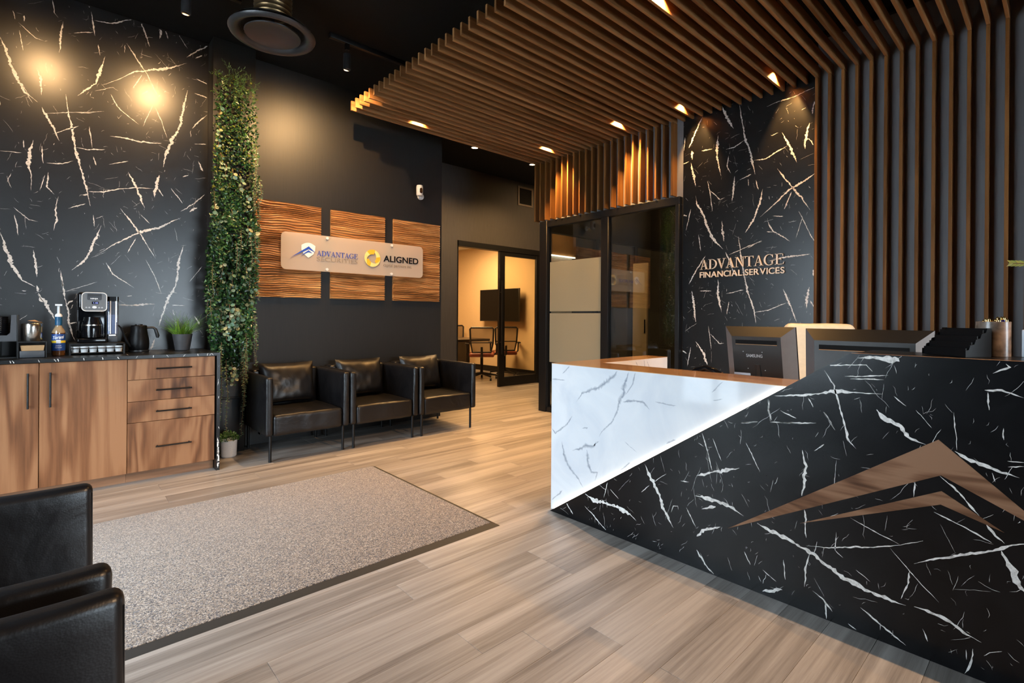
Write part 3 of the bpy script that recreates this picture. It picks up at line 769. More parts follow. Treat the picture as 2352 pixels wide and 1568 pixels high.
# white painted brick pier beside the window
pier = struct(MB().box(XL - 0.01, XL + 0.05, 3.52, 4.05, 0, 2.9).build('wall_pier', 'white_paint'))
mb = MB()
for r_ in range(40):
    o_ = 0.0 if r_ % 2 else -0.10
    k = 0
    while o_ + k * 0.205 < 0.53:
        ya = max(0, o_ + k * 0.205); yb = min(0.53, o_ + k * 0.205 + 0.197)
        if yb > ya + 0.02: mb.box(XL + 0.05, XL + 0.056, 3.52 + ya, 3.52 + yb, r_ * 0.072, r_ * 0.072 + 0.064)
        k += 1
mb.build('bricks', 'white_paint', pier)['kind'] = 'stuff'
struct(MB().box(-30, 30, -30, 30, -0.3, -0.14).build('ground', 'concrete'))

# ================================================================ SLAT CANOPY
SP, ST = 0.0912, 0.019
def slat_y(k): return 4.56 - SP * k
can = thing('slat_canopy', 'timber slat canopy running across the ceiling and down the right wall', 'slat canopy', (3.3, 1.8, 0))
def share(name, me, loc, parent):
    o = bpy.data.objects.new(name, me)
    o.location = Vector(loc) - ORG[parent.name]; o.parent = parent
    COL.objects.link(o)
    return o
def proto(name, mat_, *b, bevel=0.0012):
    o = MB().box(*b).build(name, mat_, org=(0, 0, 0), bevel=bevel, seg=1)
    me = o.data; bpy.data.objects.remove(o); return me
XS0, XS1 = 2.068, 4.598
ceil_me = proto('ceiling_slat', 'slat_wood', -(XS1 - XS0) / 2, (XS1 - XS0) / 2, -ST, 0, 0, 0.09)
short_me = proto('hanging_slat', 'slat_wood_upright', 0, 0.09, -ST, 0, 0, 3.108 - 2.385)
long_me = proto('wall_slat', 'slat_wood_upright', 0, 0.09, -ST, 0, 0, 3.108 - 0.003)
NS = 55
for k in range(NS):
    yk = slat_y(k)
    share('ceiling_slat', ceil_me, ((XS0 + XS1) / 2, yk, 3.11), can)
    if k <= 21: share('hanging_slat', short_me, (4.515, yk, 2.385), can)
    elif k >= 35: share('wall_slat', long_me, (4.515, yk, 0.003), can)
for x in (2.5, 3.3, 4.1):
    mb = MB().box(x - 0.02, x + 0.02, slat_y(NS) , 4.56, 3.201, 3.24)
    for yy in (4.2, 2.9, 1.6, 0.3): mb.cyl((x, yy, 3.24), (x, yy, ZC), 0.006, n=6)
    mb.build('carrier_bar', 'black_paint', can)

# marble feature panel with raised lettering
XMB = 4.600
PY0, PY1 = 1.372, 2.556
mb = MB().box(XMB, XW, PY0, PY1, 0.0, 3.49, 0)
trW = lambda u, v, l: (XMB - l, u / 1000, v / 1000)
inW = in_rect(PY0 * 1000 + 1, PY1 * 1000 - 1, 5, 3485)
rv = random.Random(5)
for l in parse(VW): ribbon(mb, l, trW, 1, inW, rv, wscale=0.85)
wisps(mb, trW, 1, inW, (PY0 * 1000, PY1 * 1000, 600, 3400), 480, 33, (88, 95, 160, 165, 40, 60, 110), 1.1)
tag(mb.build('marble_panel', ['black_marble', 'marble_vein'], org=(XMB, 1.96, 0)), 'tall black marble panel with white veins behind the reception desk', 'wall panel')
lt = thing('wall_lettering', 'raised cream letters ADVANTAGE FINANCIAL SERVICES on black marble panel', 'sign', (XMB, 2.0, 1.55))
def letters_on_panel():
    width = sum(SERIF[c][0] for c in 'ADVANTAGE') + 8 * 0.02
    cap = 0.093; sx = 0.757 / width
    x = 0.0
    for c in 'ADVANTAGE':
        mb = MB()
        for v, f in SERIF[c][1]:
            put_flat(mb, v, f, lambda a, b, d: (XMB - 0.008 - d, 2.368 - (x + a) * sx, 1.636 + b * cap), 0.012)
        mb.cyl((XMB - 0.008, 2.368 - (x + 0.4) * sx, 1.68), (XMB, 2.368 - (x + 0.4) * sx, 1.68), 0.003, n=6)
        mb.build('letter', 'letter_cream', lt)
        x += SERIF[c][0] + 0.02
    s2 = 'FINANCIAL SERVICES'
    pen = 0.0; items = []
    for c in s2:
        if c == ' ': pen += 0.34; continue
        v, f, wd = glyph_text(c, 0.012)
        items.append((v, f, pen)); pen += wd + 0.13
    sx2 = 0.757 / (pen - 0.13)
    for v, f, px in items:
        mb = MB()
        put_flat(mb, v, f, lambda a, b, d: (XMB - 0.008 - d, 2.368 - (px + a) * sx2, 1.560 + b * 0.053), 0.012)
        ym = 2.368 - (px + 0.1) * sx2
        mb.cyl((XMB - 0.008, ym, 1.58), (XMB, ym, 1.58), 0.003, n=6)
        mb.build('letter', 'letter_cream', lt)
letters_on_panel()

# ================================================================ CANOPY LIGHTS
def can_light(x, y, watts, label, deg=120, tgt=None, blend=0.7, color=AMBER, group='spotlights above the slats', zl=3.20):
    t = thing('ceiling_spotlight', label, 'spotlight', (x, y, zl), group)
    mb = MB().lathe([(0.0, ZC - zl), (0.030, ZC - zl), (0.030, 0.002), (0.026, 0.0), (0.026, 0.062)], (x, y, zl), 16)
    mb.build('housing', 'black_metal', t, smooth=True)
    mb = MB().lathe([(0.0, 0.0), (0.025, 0.0)], (x, y, zl + 0.06), 16)
    mb.build('lens', 'lamp_glow', t)
    spot('lamp', (x, y, zl - 0.002), tgt or (x, y, 0), watts, deg, blend, color, 0.012, t)
can_light(4.25, 4.05, 300, 'spotlight between slats above the far end of the glass partition')
can_light(4.25, 3.046, 300, 'spotlight between slats above the right end of the glass partition')
can_light(4.36, 2.407, 95, 'spotlight between slats above left side of marble panel')
can_light(4.36, 1.586, 150, 'spotlight between slats above right side of marble panel')
can_light(2.74, 4.414, 120, 'spotlight between the last slats at the far corner of the canopy')
can_light(2.80, 1.678, 110, 'spotlight between slats above the reception desk at the top edge')
can_light(2.47, -1.70, 620, 'ceiling spotlight beyond the near end of the slat canopy', deg=84, tgt=(1.9, 0.5, 0), color=(1.0, 0.64, 0.36), group='spotlights above the slats', zl=3.25)
def down_light(x, y, watts, label):
    t = thing('downlight', label, 'downlight', (x, y, ZC - 0.012), 'recessed downlights in the corridor ceiling')
    MB().lathe([(0.045, 0.012), (0.06, 0.012), (0.06, 0.0), (0.045, 0.0)], (x, y, ZC - 0.012), 20).build('trim_ring', 'black_metal', t, smooth=True)
    MB().lathe([(0.0, 0.006), (0.045, 0.006)], (x, y, ZC - 0.012), 20).build('lens', 'lamp_glow', t)
    spot('lamp', (x, y, ZC - 0.02), (x, y + 0.15, 0), watts, 130, 0.8, WARM, 0.04, t)
down_light(4.27, 5.48, 230, 'small recessed downlight left of the corridor, near the black wall corner')
down_light(5.38, 5.48, 230, 'small recessed downlight at the corner of the slat canopy')

# track lights along the back wall
def track(x0, x1, label):
    t = MB().box(x0, x1, 4.072, 4.108, ZC - 0.04, ZC).build('light_track', 'black_metal', bevel=0.003)
    tag(t, label, 'light track', 'black light tracks on the ceiling')
track(-0.9, 1.01, 'black ceiling light track in front of the marble wall')
track(1.67, 3.4, 'black ceiling light track in front of the wood-panel wall')
def track_head(x, watts, label, tgt):
    t = thing('track_spotlight', label, 'spotlight', (x, 4.09, 3.245), 'black cylinder track heads')
    MB().box(x - 0.016, x + 0.016, 4.075, 4.105, 3.41, ZC - 0.04).build('adapter', 'black_metal', t)
    MB().cyl((x, 4.09, 3.37), (x, 4.09, 3.42), 0.006, n=8).build('stem', 'chrome', t)
    MB().lathe([(0.0, 0.13), (0.028, 0.13), (0.03, 0.126), (0.03, 0.0), (0.026, 0.0), (0.026, 0.02), (0.0, 0.02)], (x, 4.09, 3.245), 18).build('cylinder', 'diffuser_metal', t, smooth=True)
    spot('lamp', (x, 4.09, 3.24), tgt, watts, 150, 0.9, WARM, 0.009, t)
track_head(-0.06, 38, 'black track spotlight at left, out over the coffee bar', (-0.06, 4.8, 2.4))
track_head(0.665, 56, 'black cylinder track spotlight left of the round air duct', (0.665, 4.8, 2.4))
track_head(1.82, 205, 'black cylinder track spotlight between air duct and slat canopy', (1.82, 4.8, 2.2))

# round ceiling diffuser on a spiral duct
t = thing('air_diffuser', 'round dark metal air diffuser hanging on a bronze spiral duct', 'air diffuser', (1.11, 3.69, 3.09))
c = (1.11, 3.69, 3.09)
MB().lathe([(0.20, 0.035), (0.262, 0.028), (0.275, 0.018), (0.268, 0.004), (0.245, -0.004), (0.215, 0.012), (0.205, 0.03), (0.17, 0.075), (0.125, 0.10), (0.122, 0.12), (0.24, 0.055), (0.262, 0.034)], c, 48).build('rim', 'diffuser_metal', t, smooth=True, angle=60)
MB().lathe([(0.0, 0.018), (0.10, 0.016), (0.165, 0.008), (0.176, 0.004), (0.178, 0.012), (0.0, 0.036)], c, 40).build('centre_plate', 'diffuser_metal', t, smooth=True)
prof = []
for k in range(40):
    z = 0.10 + k * 0.31 / 39
    prof.append((0.118 + (0.004 if k % 4 == 0 else 0), z))
MB().lathe(prof, c, 32).build('duct', 'duct_metal', t, smooth=True)
MB().cyl((1.11, 3.69, 3.11), (1.11, 3.69, 3.2), 0.012, n=8).build('stem', 'diffuser_metal', t)

# ================================================================ GLASS PARTITION
gp = thing('glass_partition', 'black framed glass office partition under the slats', 'partition', (4.57, 3.5, 0))
def fr(x0, x1, y0, y1, z0, z1, nm='frame_bar'): return MB().box(x0, x1, y0, y1, z0, z1).build(nm, 'black_metal', gp, bevel=0.003, seg=1)
fr(4.516, 4.606, 4.34, 4.462, 0, 2.368, 'corner_post')
fr(4.53, 4.60, 3.412, 3.512, 0.06, 2.29, 'mullion')
fr(4.53, 4.60, 2.557, 2.60, 0.06, 2.29, 'mullion')
fr(4.53, 4.60, 2.557, 4.34, 2.29, 2.368, 'head_rail')
fr(4.53, 4.60, 2.557, 4.34, 0.0, 0.06, 'sill_rail')
for (a, b) in ((3.512, 4.34), (2.60, 3.412)):
    MB().box(4.562, 4.568, a, b, 0.06, 2.29).build('pane', 'partition_glass', gp)
for (a, b) in ((0.62, 1.222), (1.246, 1.855)):
    MB().box(4.5590, 4.5600, 3.512, 4.318, a, b).build('frosted_film', 'frost_film', gp)
g2 = thing('glass_screen', 'black framed glass screen along the corridor behind the partition', 'partition', (6.0, 4.42, 0))
MB().box(4.606, 7.5, 4.38, 4.46, 2.25, 2.36).build('head_rail', 'black_metal', g2)
MB().box(4.606, 7.5, 4.38, 4.46, 0, 0.06).build('sill_rail', 'black_metal', g2)
for x in (5.55, 6.5): MB().box(x, x + 0.07, 4.39, 4.45, 0.06, 2.25).build('mullion', 'black_metal', g2)
for (a, b) in ((4.606, 5.55), (5.62, 6.5), (6.57, 7.5)): MB().box(a, b, 4.417, 4.423, 0.06, 2.25).build('pane', 'glass', g2)
struct(MB().box(4.726, 7.5, 4.38, 4.46, 2.36, ZC).build('wall_office_bulkhead', 'black_wall'))
# things seen through the glass
tag(MB().box(6.74, 7.40, YD - 0.03, YD, 2.33, 2.95).build('wood_cladding', 'office_wood', bevel=0.003), 'brown timber cladding on the corridor wall seen through the glass', 'cladding')
t = MB().box(6.70, 7.36, YD - 0.05, YD - 0.03, 2.295, 2.32).build('linear_lamp', 'led_line')
tag(t, 'thin glowing linear lamp below the timber cladding behind the glass', 'lamp')
tag(MB().box(6.74, 7.30, YD - 0.02, YD, 1.0, 2.29).build('lit_wall_patch', 'white_paint'), 'lit patch of corridor wall below the glowing lamp, put in as a pale sheet', 'wall patch')  # pale sheet stands for the lamplight on the wall
t = thing('emergency_light', 'black emergency light with two white lamp heads behind the glass', 'emergency light', (6.55, 4.9, 2.28))
MB().box(6.50, 6.58, 4.90, 5.26, 2.30, 2.44).build('housing', 'black_plastic', t, bevel=0.01)
for yy, tl in ((5.0, 0.03), (5.18, -0.03)):
    MB().cyl((6.54, yy, 2.44), (6.50, yy + tl, 2.50), 0.012, n=8).build('bracket', 'black_plastic', t)
    MB().cyl((6.53, yy + tl, 2.50), (6.44, yy + tl, 2.56), 0.035, 0.05, n=16).build('lamp_head', 'lens_white', t, smooth=True)
MB().box(6.54, 6.58, 5.0, 5.16, 2.44, ZC).build('drop_rod', 'black_plastic', t)
t = thing('office_door', 'pale cream door leaf standing ajar behind the glass partition', 'door', (6.5, 4.0, 0))
MB().box(6.40, 6.44, 4.12, 4.36, 0.006, 1.98).build('leaf', 'cream_wall', t, bevel=0.003)
MB().cyl((6.395, 4.15, 0.95), (6.395, 4.15, 1.15), 0.01, n=8).build('handle', 'black_metal', t)
area('office_fill_light', (5.9, 3.5, 3.4), (6.2, 3.9, 0), 45, 0.6, 0.6, WARM)  # unseen area light added to brighten the office behind the glass
struct(MB().box(5.55, 6.25, 3.15, 3.85, 3.405, ZC).build('fill_light_housing_1', 'black_metal'))  # housing added over the office fill light
struct(MB().box(6.40, 7.0, 5.2, 5.6, 3.405, ZC).build('fill_light_housing_2', 'black_metal'))  # housing added over the corridor fill light
area('corridor_fill_light', (6.7, 5.4, 3.4), (6.9, 6.0, 0), 40, 0.5, 0.3, WARM)  # unseen area light added to brighten the corridor end

# ================================================================ FAR WALL: meeting-room door
fr_ = struct(MB().box(OX0, OX0 + 0.012, YD - 0.01, YD + 0.1, 0, OZ).box(OX0, OX1, YD - 0.01, YD + 0.1, OZ - 0.088, OZ).box(OX1 - 0.03, OX1, YD - 0.01, YD + 0.1, 0, OZ).build('trim_1', 'black_metal', org=(5.5, YD, 0)))
dr = struct(thing('door_1', 'black framed glass sliding door of the meeting room', 'door', (6.0, YD, 0)))
del dr['category']
DX0, DX1, DZ = 5.495, 6.44, 2.27
def db(x0, x1, z0, z1, nm): return MB().box(x0, x1, YD + 0.0, YD + 0.045, z0, z1).build(nm, 'black_metal', dr, bevel=0.003, seg=1)
db(DX0, DX0 + 0.125, 0.008, DZ, 'stile'); db(DX1 - 0.075, DX1, 0.008, DZ, 'stile')
db(DX0 + 0.125, DX1 - 0.075, 0.008, 0.165, 'bottom_rail'); db(DX0 + 0.125, DX1 - 0.075, DZ - 0.07, DZ, 'top_rail')
MB().box(DX0 + 0.125, DX1 - 0.075, YD + 0.019, YD + 0.025, 0.165, DZ - 0.07).build('pane', 'door_glass', dr)
for xx, ys in ((DX0 + 0.02, YD - 0.05), (DX0 + 0.11, YD + 0.09)):
    mb = MB().cyl((xx, ys, 0.55), (xx, ys, 1.78), 0.016, n=10)
    for zz in (0.75, 1.58): mb.cyl((xx, ys, zz), (xx, YD + 0.02, zz), 0.010, n=8)
    mb.build('handle', 'black_metal', dr, smooth=True)
v_ = thing('air_vent', 'small square black wall vent above the meeting-room door', 'vent', (6.08, YD, 3.1))
mb = MB().box(5.90, 6.25, YD - 0.012, YD, 3.10, 3.13).box(5.90, 6.25, YD - 0.012, YD, 3.40, 3.43).box(5.90, 5.93, YD - 0.012, YD, 3.13, 3.40).box(6.22, 6.25, YD - 0.012, YD, 3.13, 3.40)
mb.build('frame', 'bronze_dark', v_)
MB().box(5.93, 6.22, YD - 0.003, YD, 3.13, 3.40).build('opening', 'black_paint', v_)
for k in range(8):
    MB().box(5.93, 6.22, YD - 0.010, YD - 0.004, 3.14 + k * 0.033, 3.152 + k * 0.033).build('louvre', 'black_paint', v_)

# meeting room furniture
struct(MB().box(4.75, 6.45, 7.5, 8.5, 2.695, 2.72).build('fill_light_housing_3', 'white_paint'))  # housing added over the meeting-room fill light
area('meeting_fill_light', (5.6, 8.0, 2.69), (5.6, 8.0, 0), 120, 1.6, 0.9, WARM)  # added area light, out of view, brightens the meeting room
tv = thing('television', 'large black television on the cream meeting-room wall', 'television', (6.93, 7.97, 1.08))
MB().box(6.862, 6.90, 7.345, 8.585, 1.082, 1.754).build('housing', 'black_plastic', tv, bevel=0.006)
MB().box(6.8605, 6.862, 7.36, 8.57, 1.10, 1.742).build('screen', 'matte_black', tv)
MB().box(6.90, XC - 0.001, 7.75, 8.2, 1.25, 1.6).build('wall_bracket', 'black_metal', tv)
tb = thing('meeting_table', 'dark meeting table behind the glass door', 'table', (5.35, 8.1, 0))
MB().box(4.3, 6.35, 7.62, 8.62, 0.70, 0.745).build('tabletop', 'dark_table', tb, bevel=0.006)
for xx in (4.7, 5.95): MB().box(xx - 0.04, xx + 0.04, 7.8, 8.45, 0.0, 0.70).build('leg', 'dark_table', tb)
def mesh_chair(label):
    t = thing('meeting_chair', label, 'chair', (0, 0, 0), 'mesh-back chairs around the meeting table')
    # local: faces +y, back at -y
    MB().box(-0.23, 0.23, -0.20, 0.25, 0.43, 0.50).build('seat', 'red_leather', t, bevel=0.025, seg=3)
    mb = MB()
    out = [(-0.17, -0.22, 0.52), (-0.205, -0.25, 0.70), (-0.215, -0.30, 0.95), (-0.19, -0.305, 0.975), (0.19, -0.305, 0.975), (0.215, -0.30, 0.95), (0.205, -0.25, 0.70), (0.17, -0.22, 0.52)]
    mb.tube(out, 0.017, 8, closed=True)
    mb.tube([(-0.205, -0.25, 0.70), (0.205, -0.25, 0.70)], 0.010, 6)
    mb.build('back_frame', 'black_plastic', t, smooth=True)
    MB().add([(-0.17, -0.222, 0.52), (0.17, -0.222, 0.52), (0.205, -0.252, 0.70), (-0.205, -0.252, 0.70), (0.20, -0.302, 0.96), (-0.20, -0.302, 0.96)], [(0, 1, 2, 3), (3, 2, 4, 5)]).build('mesh_back', 'mesh_fabric', t)
    MB().tube([(0, -0.1, 0.42), (0, -0.24, 0.45), (0, -0.25, 0.62)], 0.022, 8).build('back_support', 'black_plastic', t, smooth=True)
    for s in (-1, 1):
        MB().tube([(0.22 * s, 0.02, 0.45), (0.275 * s, 0.02, 0.50), (0.28 * s, 0.02, 0.655)], 0.015, 8).build('arm_post', 'black_plastic', t, smooth=True)
        MB().box(0.28 * s - 0.035, 0.28 * s + 0.035, -0.10, 0.15, 0.655, 0.68).build('arm_pad', 'black_plastic', t, bevel=0.008)
    MB().cyl((0, 0, 0.10), (0, 0, 0.43), 0.028, n=12).build('column', 'black_metal', t, smooth=True)
    mb = MB()
    for k in range(5):
        a = k * 2 * PI / 5 + 0.3
        mb.tube([(0, 0, 0.12), (0.29 * math.cos(a), 0.29 * math.sin(a), 0.075)], [0.025, 0.014], 8)
    mb.build('base', 'black_metal', t, smooth=True)
    for k in range(5):
        a = k * 2 * PI / 5 + 0.3
        x, y = 0.29 * math.cos(a), 0.29 * math.sin(a)
        MB().cyl((x - 0.018, y, 0.029), (x + 0.018, y, 0.029), 0.028, n=12).build('caster', 'black_plastic', t, smooth=True)
    return t
mc = mesh_chair('black mesh chair with red seat beside the sliding door edge, back to the viewer')
place(mc, (5.95, 7.38, 0), -0.68)
m2 = place(copy_tree(mc), (6.66, 7.54, 0), -0.60); m2['label'] = 'black mesh chair seen through the glass of the sliding door'
m3 = place(copy_tree(mc), (6.55, 9.02, 0), PI - 0.45); m3['label'] = 'black mesh chair on the far side of the meeting table'

# ================================================================ WOOD WAVE PANELS + SIGN
def wave_panel(x0, x1, z0, z1, label, seed):
    nx = int((x1 - x0) / 0.012); nz = int((z1 - z0) / 0.0026)
    pts = []
    base = YB - 0.024
    for j in range(nz + 1):
        z = z0 + (z1 - z0) * j / nz
        for i in range(nx + 1):
            x = x0 + (x1 - x0) * i / nx
            ph = z / 0.0205 + 1.15 * noise.noise((x * 3.2 + seed, z * 6.0, seed)) + 0.35 * noise.noise((x * 9 + seed, z * 14.0, 4.0 + seed))
            amp = 0.55 + 0.45 * noise.noise((x * 5 + seed, z * 40, 9.0))
            d = 0.0135 * amp * math.sin(2 * PI * ph)
            pts.append((x, base - d, z))
    fs = []
    w_ = nx + 1
    for j in range(nz):
        for i in range(nx):
            a = j * w_ + i
            fs.append((a, a + 1, a + 1 + w_, a + w_))
    mb = MB().add(pts, fs)
    # edges back to the wall
    for col in (0, nx):
        for j in range(nz):
            a = pts[j * w_ + col]; b = pts[(j + 1) * w_ + col]
            mb.add([a, b, (b[0], YB - 0.002, b[2]), (a[0], YB - 0.002, a[2])], [(0, 1, 2, 3)])
    for rw in (0, nz):
        a = pts[rw * w_]; b = pts[rw * w_ + nx]
        mb.add([(a[0], base - 0.004, a[2]), (b[0], base - 0.004, b[2]), (b[0], YB - 0.002, b[2]), (a[0], YB - 0.002, a[2])], [(0, 1, 2, 3)])
    mb.add([(x0, YB - 0.002, z0), (x1, YB - 0.002, z0), (x1, YB - 0.002, z1), (x0, YB - 0.002, z1)], [(3, 2, 1, 0)])
    o = mb.build('wave_panel', 'wave_wood', smooth=True, org=((x0 + x1) / 2, YB, z0), angle=70)
    return tag(o, label, 'wall panel', 'carved wood panels on the black wall')
PZ0, PZ1 = 1.343, 2.233
wave_panel(1.345, 1.948, PZ0, PZ1, 'left carved wavy wood panel, beside the green plant wall', 1.0)
wave_panel(2.047, 2.640, PZ0, PZ1, 'middle carved wavy wood panel, crossed by the acrylic sign', 5.0)
wave_panel(2.743, 3.345, PZ0, PZ1, 'right carved wavy wood panel, below the white camera', 9.0)
o = MB().box(3.385, 3.402, 5.0, 5.6, 1.343, 2.1).build('wave_panel', 'wave_wood', bevel=0.004)
tag(o, 'thin wood panel edge showing behind the corner of the black wall', 'wall panel', 'carved wood panels on the black wall')

SY = 4.912     # front face of the acrylic plate
sg = thing('acrylic_sign', 'frosted acrylic sign with blue ADVANTAGE and gold ALIGNED logos on wood panels', 'sign', (2.33, SY, 1.6))
SX0, SX1, SZ0, SZ1 = 1.562, 3.095, 1.606, 1.957
MB().prism(rrect(SX0, SX1, SZ0, SZ1, 0.045), 'Y', SY, SY + 0.010).build('plate', 'acrylic', sg)
for xx, zz in ((1.994, 1.936), (2.70, 1.936), (1.994, 1.628), (2.70, 1.628)):
    mb = MB().cyl((xx, SY - 0.010, zz), (xx, SY, zz), 0.014, n=16)
    mb.cyl((xx, SY + 0.010, zz), (xx, YB, zz), 0.008, n=12)
    mb.build('standoff', 'lens_white', sg, smooth=True)
def tS(a, b, d): return (a, SY - 0.0005 - d, b)
def sign_poly(nm, pts, mat_, depth=0.004, lift=0.0):
    mb = MB()
    put_flat(mb, pts, [tuple(range(len(pts)))], lambda a, b, d: (a, SY - 0.0005 - lift - d, b), depth)
    return mb.build(nm, mat_, sg)
sh = []
for k in range(13):
    t_ = k / 12
    sh.append((1.812 - 0.066 * (1 - 0.0) * math.cos(PI * 0) + 0.132 * t_, 1.846 + 0.026 * math.sin(PI * t_)))
sh = [(1.812, 1.727), (1.86, 1.765), (1.875, 1.80), (1.878, 1.846)] + sh[::-1] + [(1.746, 1.80), (1.765, 1.765)]
sign_poly('shield', sh, 'logo_white')
def chev(nm, pl, pa, pr, pi_, mat_):
    mb = MB()
    put_flat(mb, [pl, pa, pi_], [(0, 1, 2)], lambda a, b, d: (a, SY - 0.005 - d, b), 0.003)
    put_flat(mb, [pa, pr, pi_], [(0, 1, 2)], lambda a, b, d: (a, SY - 0.005 - d, b), 0.003)
    mb.build(nm, mat_, sg)
chev('large_chevron', (1.643, 1.717), (1.814, 1.838), (1.876, 1.783), (1.814, 1.812), 'logo_blue')
chev('small_chevron', (1.737, 1.744), (1.812, 1.800), (1.848, 1.775), (1.812, 1.783), 'logo_blue')
def serif_word(parent, nm, word, x0, width, z0, cap, mat_):
    wd = sum(SERIF[c][0] for c in word) + 0.03 * (len(word) - 1)
    sx = width / wd; x = 0.0; mb = MB()
    for c in word:
        for v, f in SERIF[c][1]:
            put_flat(mb, v, f, lambda a, b, d: (x0 + (x + a) * sx, SY - 0.0005 - d, z0 + b * cap), 0.003)
        x += SERIF[c][0] + 0.03
    mb.build(nm, mat_, parent)
def sans_word(parent, nm, word, x0, width, z0, cap, mat_, bold=0.0, tr=None):
    v, f, wd = glyph_text(word, bold)
    sx = width / wd; mb = MB()
    put_flat(mb, v, f, tr or (lambda a, b, d: (x0 + a * sx, SY - 0.0005 - d, z0 + b * cap)), 0.003)
    mb.build(nm, mat_, parent)
serif_word(sg, 'blue_word', 'ADVANTAGE', 1.893, 0.425, 1.756, 0.050, 'logo_blue')
sans_word(sg, 'grey_word', 'SECURITIES', 1.893, 0.418, 1.706, 0.040, 'logo_grey', -0.01)
sans_word(sg, 'black_word', 'ALIGNED', 2.604, 0.430, 1.757, 0.064, 'logo_black', 0.02)
sans_word(sg, 'small_word', 'capital partners inc.', 2.606, 0.345, 1.704, 0.034, 'logo_grey', -0.01)
rcx, rcz, RR = 2.476, 1.779, 0.090
for k in range(3):
    a0 = 90 - 120 * k
    pts = []
    n = 18
    outer = []; inner = []
    for i in range(n + 1):
        a = math.radians(a0 + 20 - 160 * i / n)
        outer.append((rcx + RR * math.cos(a), rcz + RR * math.sin(a)))
        t_ = i / n
        ri = RR * (0.98 - 0.52 * math.sin(PI * min(1, t_ * 1.25) / 2) if t_ < 0.8 else 0.46)
        inner.append((rcx + ri * math.cos(a), rcz + ri * math.sin(a)))
    for part, (s0, s1, mt) in enumerate(((0, 11, 'gold_pale'), (11, n, 'gold'))):
        v = []; f = []
        for i in range(s0, s1 + 1): v += [outer[i], inner[i]]
        f = [(2 * i, 2 * i + 1, 2 * i + 3, 2 * i + 2) for i in range(s1 - s0)]
        mb = MB(); put_flat(mb, v, f, lambda a, b, d: (a, SY - 0.0005 - 0.0012 * k - d, b), 0.005)
        mb.build('ring_swirl', mt, sg)

# white security camera
t = thing('security_camera', 'small white security camera on the black wall above right wood panel', 'security camera', (3.06, YB, 2.5))
MB().cyl((3.090, YB, 2.535), (3.090, YB - 0.022, 2.535), 0.036, n=20).build('mount', 'lid_white', t, smooth=True)
MB().tube([(3.090, YB - 0.015, 2.535), (3.075, YB - 0.05, 2.545), (3.035, YB - 0.07, 2.575)], 0.012, 10).build('arm', 'lid_white', t, smooth=True)
mb = MB(); prof = [(0.0, 0.0), (0.028, 0.002), (0.036, 0.012), (0.037, 0.10), (0.032, 0.118), (0.0, 0.122)]
mb.lathe(prof, (3.030, YB - 0.085, 2.52), 24)
mb.build('body', 'lid_white', t, smooth=True)
mb = MB().prism(rrect(3.012, 3.044, 2.545, 2.605, 0.015), 'Y', YB - 0.1235, YB - 0.115)
mb.build('lens_window', 'gloss_black', t)

# ================================================================ GREEN WALL
gw = thing('hanging_plants', 'tall black column covered in hanging green vines beside the coffee bar', 'plant', (1.136, 4.85, 0))
MB().box(0.974, 1.30, 4.785, YB - 0.001, 0.76, 3.49).build('backing_board', 'black_wall', gw, bevel=0.003)
MB().box(0.974, 1.230, 4.785, YB - 0.001, 0, 0.76).build('backing_board', 'black_wall', gw, bevel=0.003)
MB().box(0.985, 1.19, 4.778, 4.785, 0.02, 0.46).build('base_panel', 'black_metal', gw, bevel=0.003)
MB().box(0.985, 1.19, 4.760, 4.785, 0.46, 0.475).build('base_ledge', 'black_metal', gw, bevel=0.003)
rl = random.Random(17)
DARKS = [(0.005, 0.022, 0.006), (0.008, 0.036, 0.010), (0.014, 0.055, 0.014), (0.024, 0.080, 0.020)]
MIDS = [(0.028, 0.095, 0.022), (0.055, 0.14, 0.030), (0.022, 0.080, 0.032)]
def leaf(mb, p, d, n, L, W, col, fold=0.25, round_=False, mi=0):
    """pointed or round leaf of two halves, base p, along d, facing n"""
    d = Vector(d).normalized(); n = Vector(n); n = (n - d * n.dot(d)).normalized(); s = d.cross(n)
    p = Vector(p)
    if round_:
        ring = [p + d * L * 0.5]
        for k in range(8):
            a = 2 * PI * k / 8
            ring.append(p + d * (L * 0.5 + math.cos(a) * L * 0.5) + s * math.sin(a) * W * 0.5 + n * (0.10 * L * math.sin(a) ** 2))
        mb.add(ring, [(0, 1 + k, 1 + (k + 1) % 8) for k in range(8)], mi, col)
    else:
        a = p + d * L * 0.45 + s * W * 0.5 + n * fold * W * 0.5
        b = p + d * L * 0.45 - s * W * 0.5 + n * fold * W * 0.5
        c_ = p + d * L * 0.5
        e = p + d * L
        mb.add([p, a, e, b, c_], [(0, 4, 1), (1, 4, 2), (0, 3, 4), (3, 2, 4)], mi, col)
def edge_x(z):
    """left and right silhouette of the foliage by height"""
    tab = [(0.30, 1.00, 1.22), (0.7, 0.97, 1.22), (0.9, 0.95, 1.27), (1.15, 0.925, 1.27), (1.4, 0.915, 1.285), (1.75, 0.925, 1.30), (1.9, 0.95, 1.30), (2.3, 0.965, 1.315), (2.6, 0.975, 1.30), (3.0, 0.982, 1.29), (3.25, 0.985, 1.27)]
    for a, b in zip(tab[:-1], tab[1:]):
        if a[0] <= z <= b[0]:
            t_ = (z - a[0]) / (b[0] - a[0])
            return a[1] + (b[1] - a[1]) * t_, a[2] + (b[2] - a[2]) * t_
    return tab[-1][1:] if z > 1 else tab[0][1:]
fol = MB()
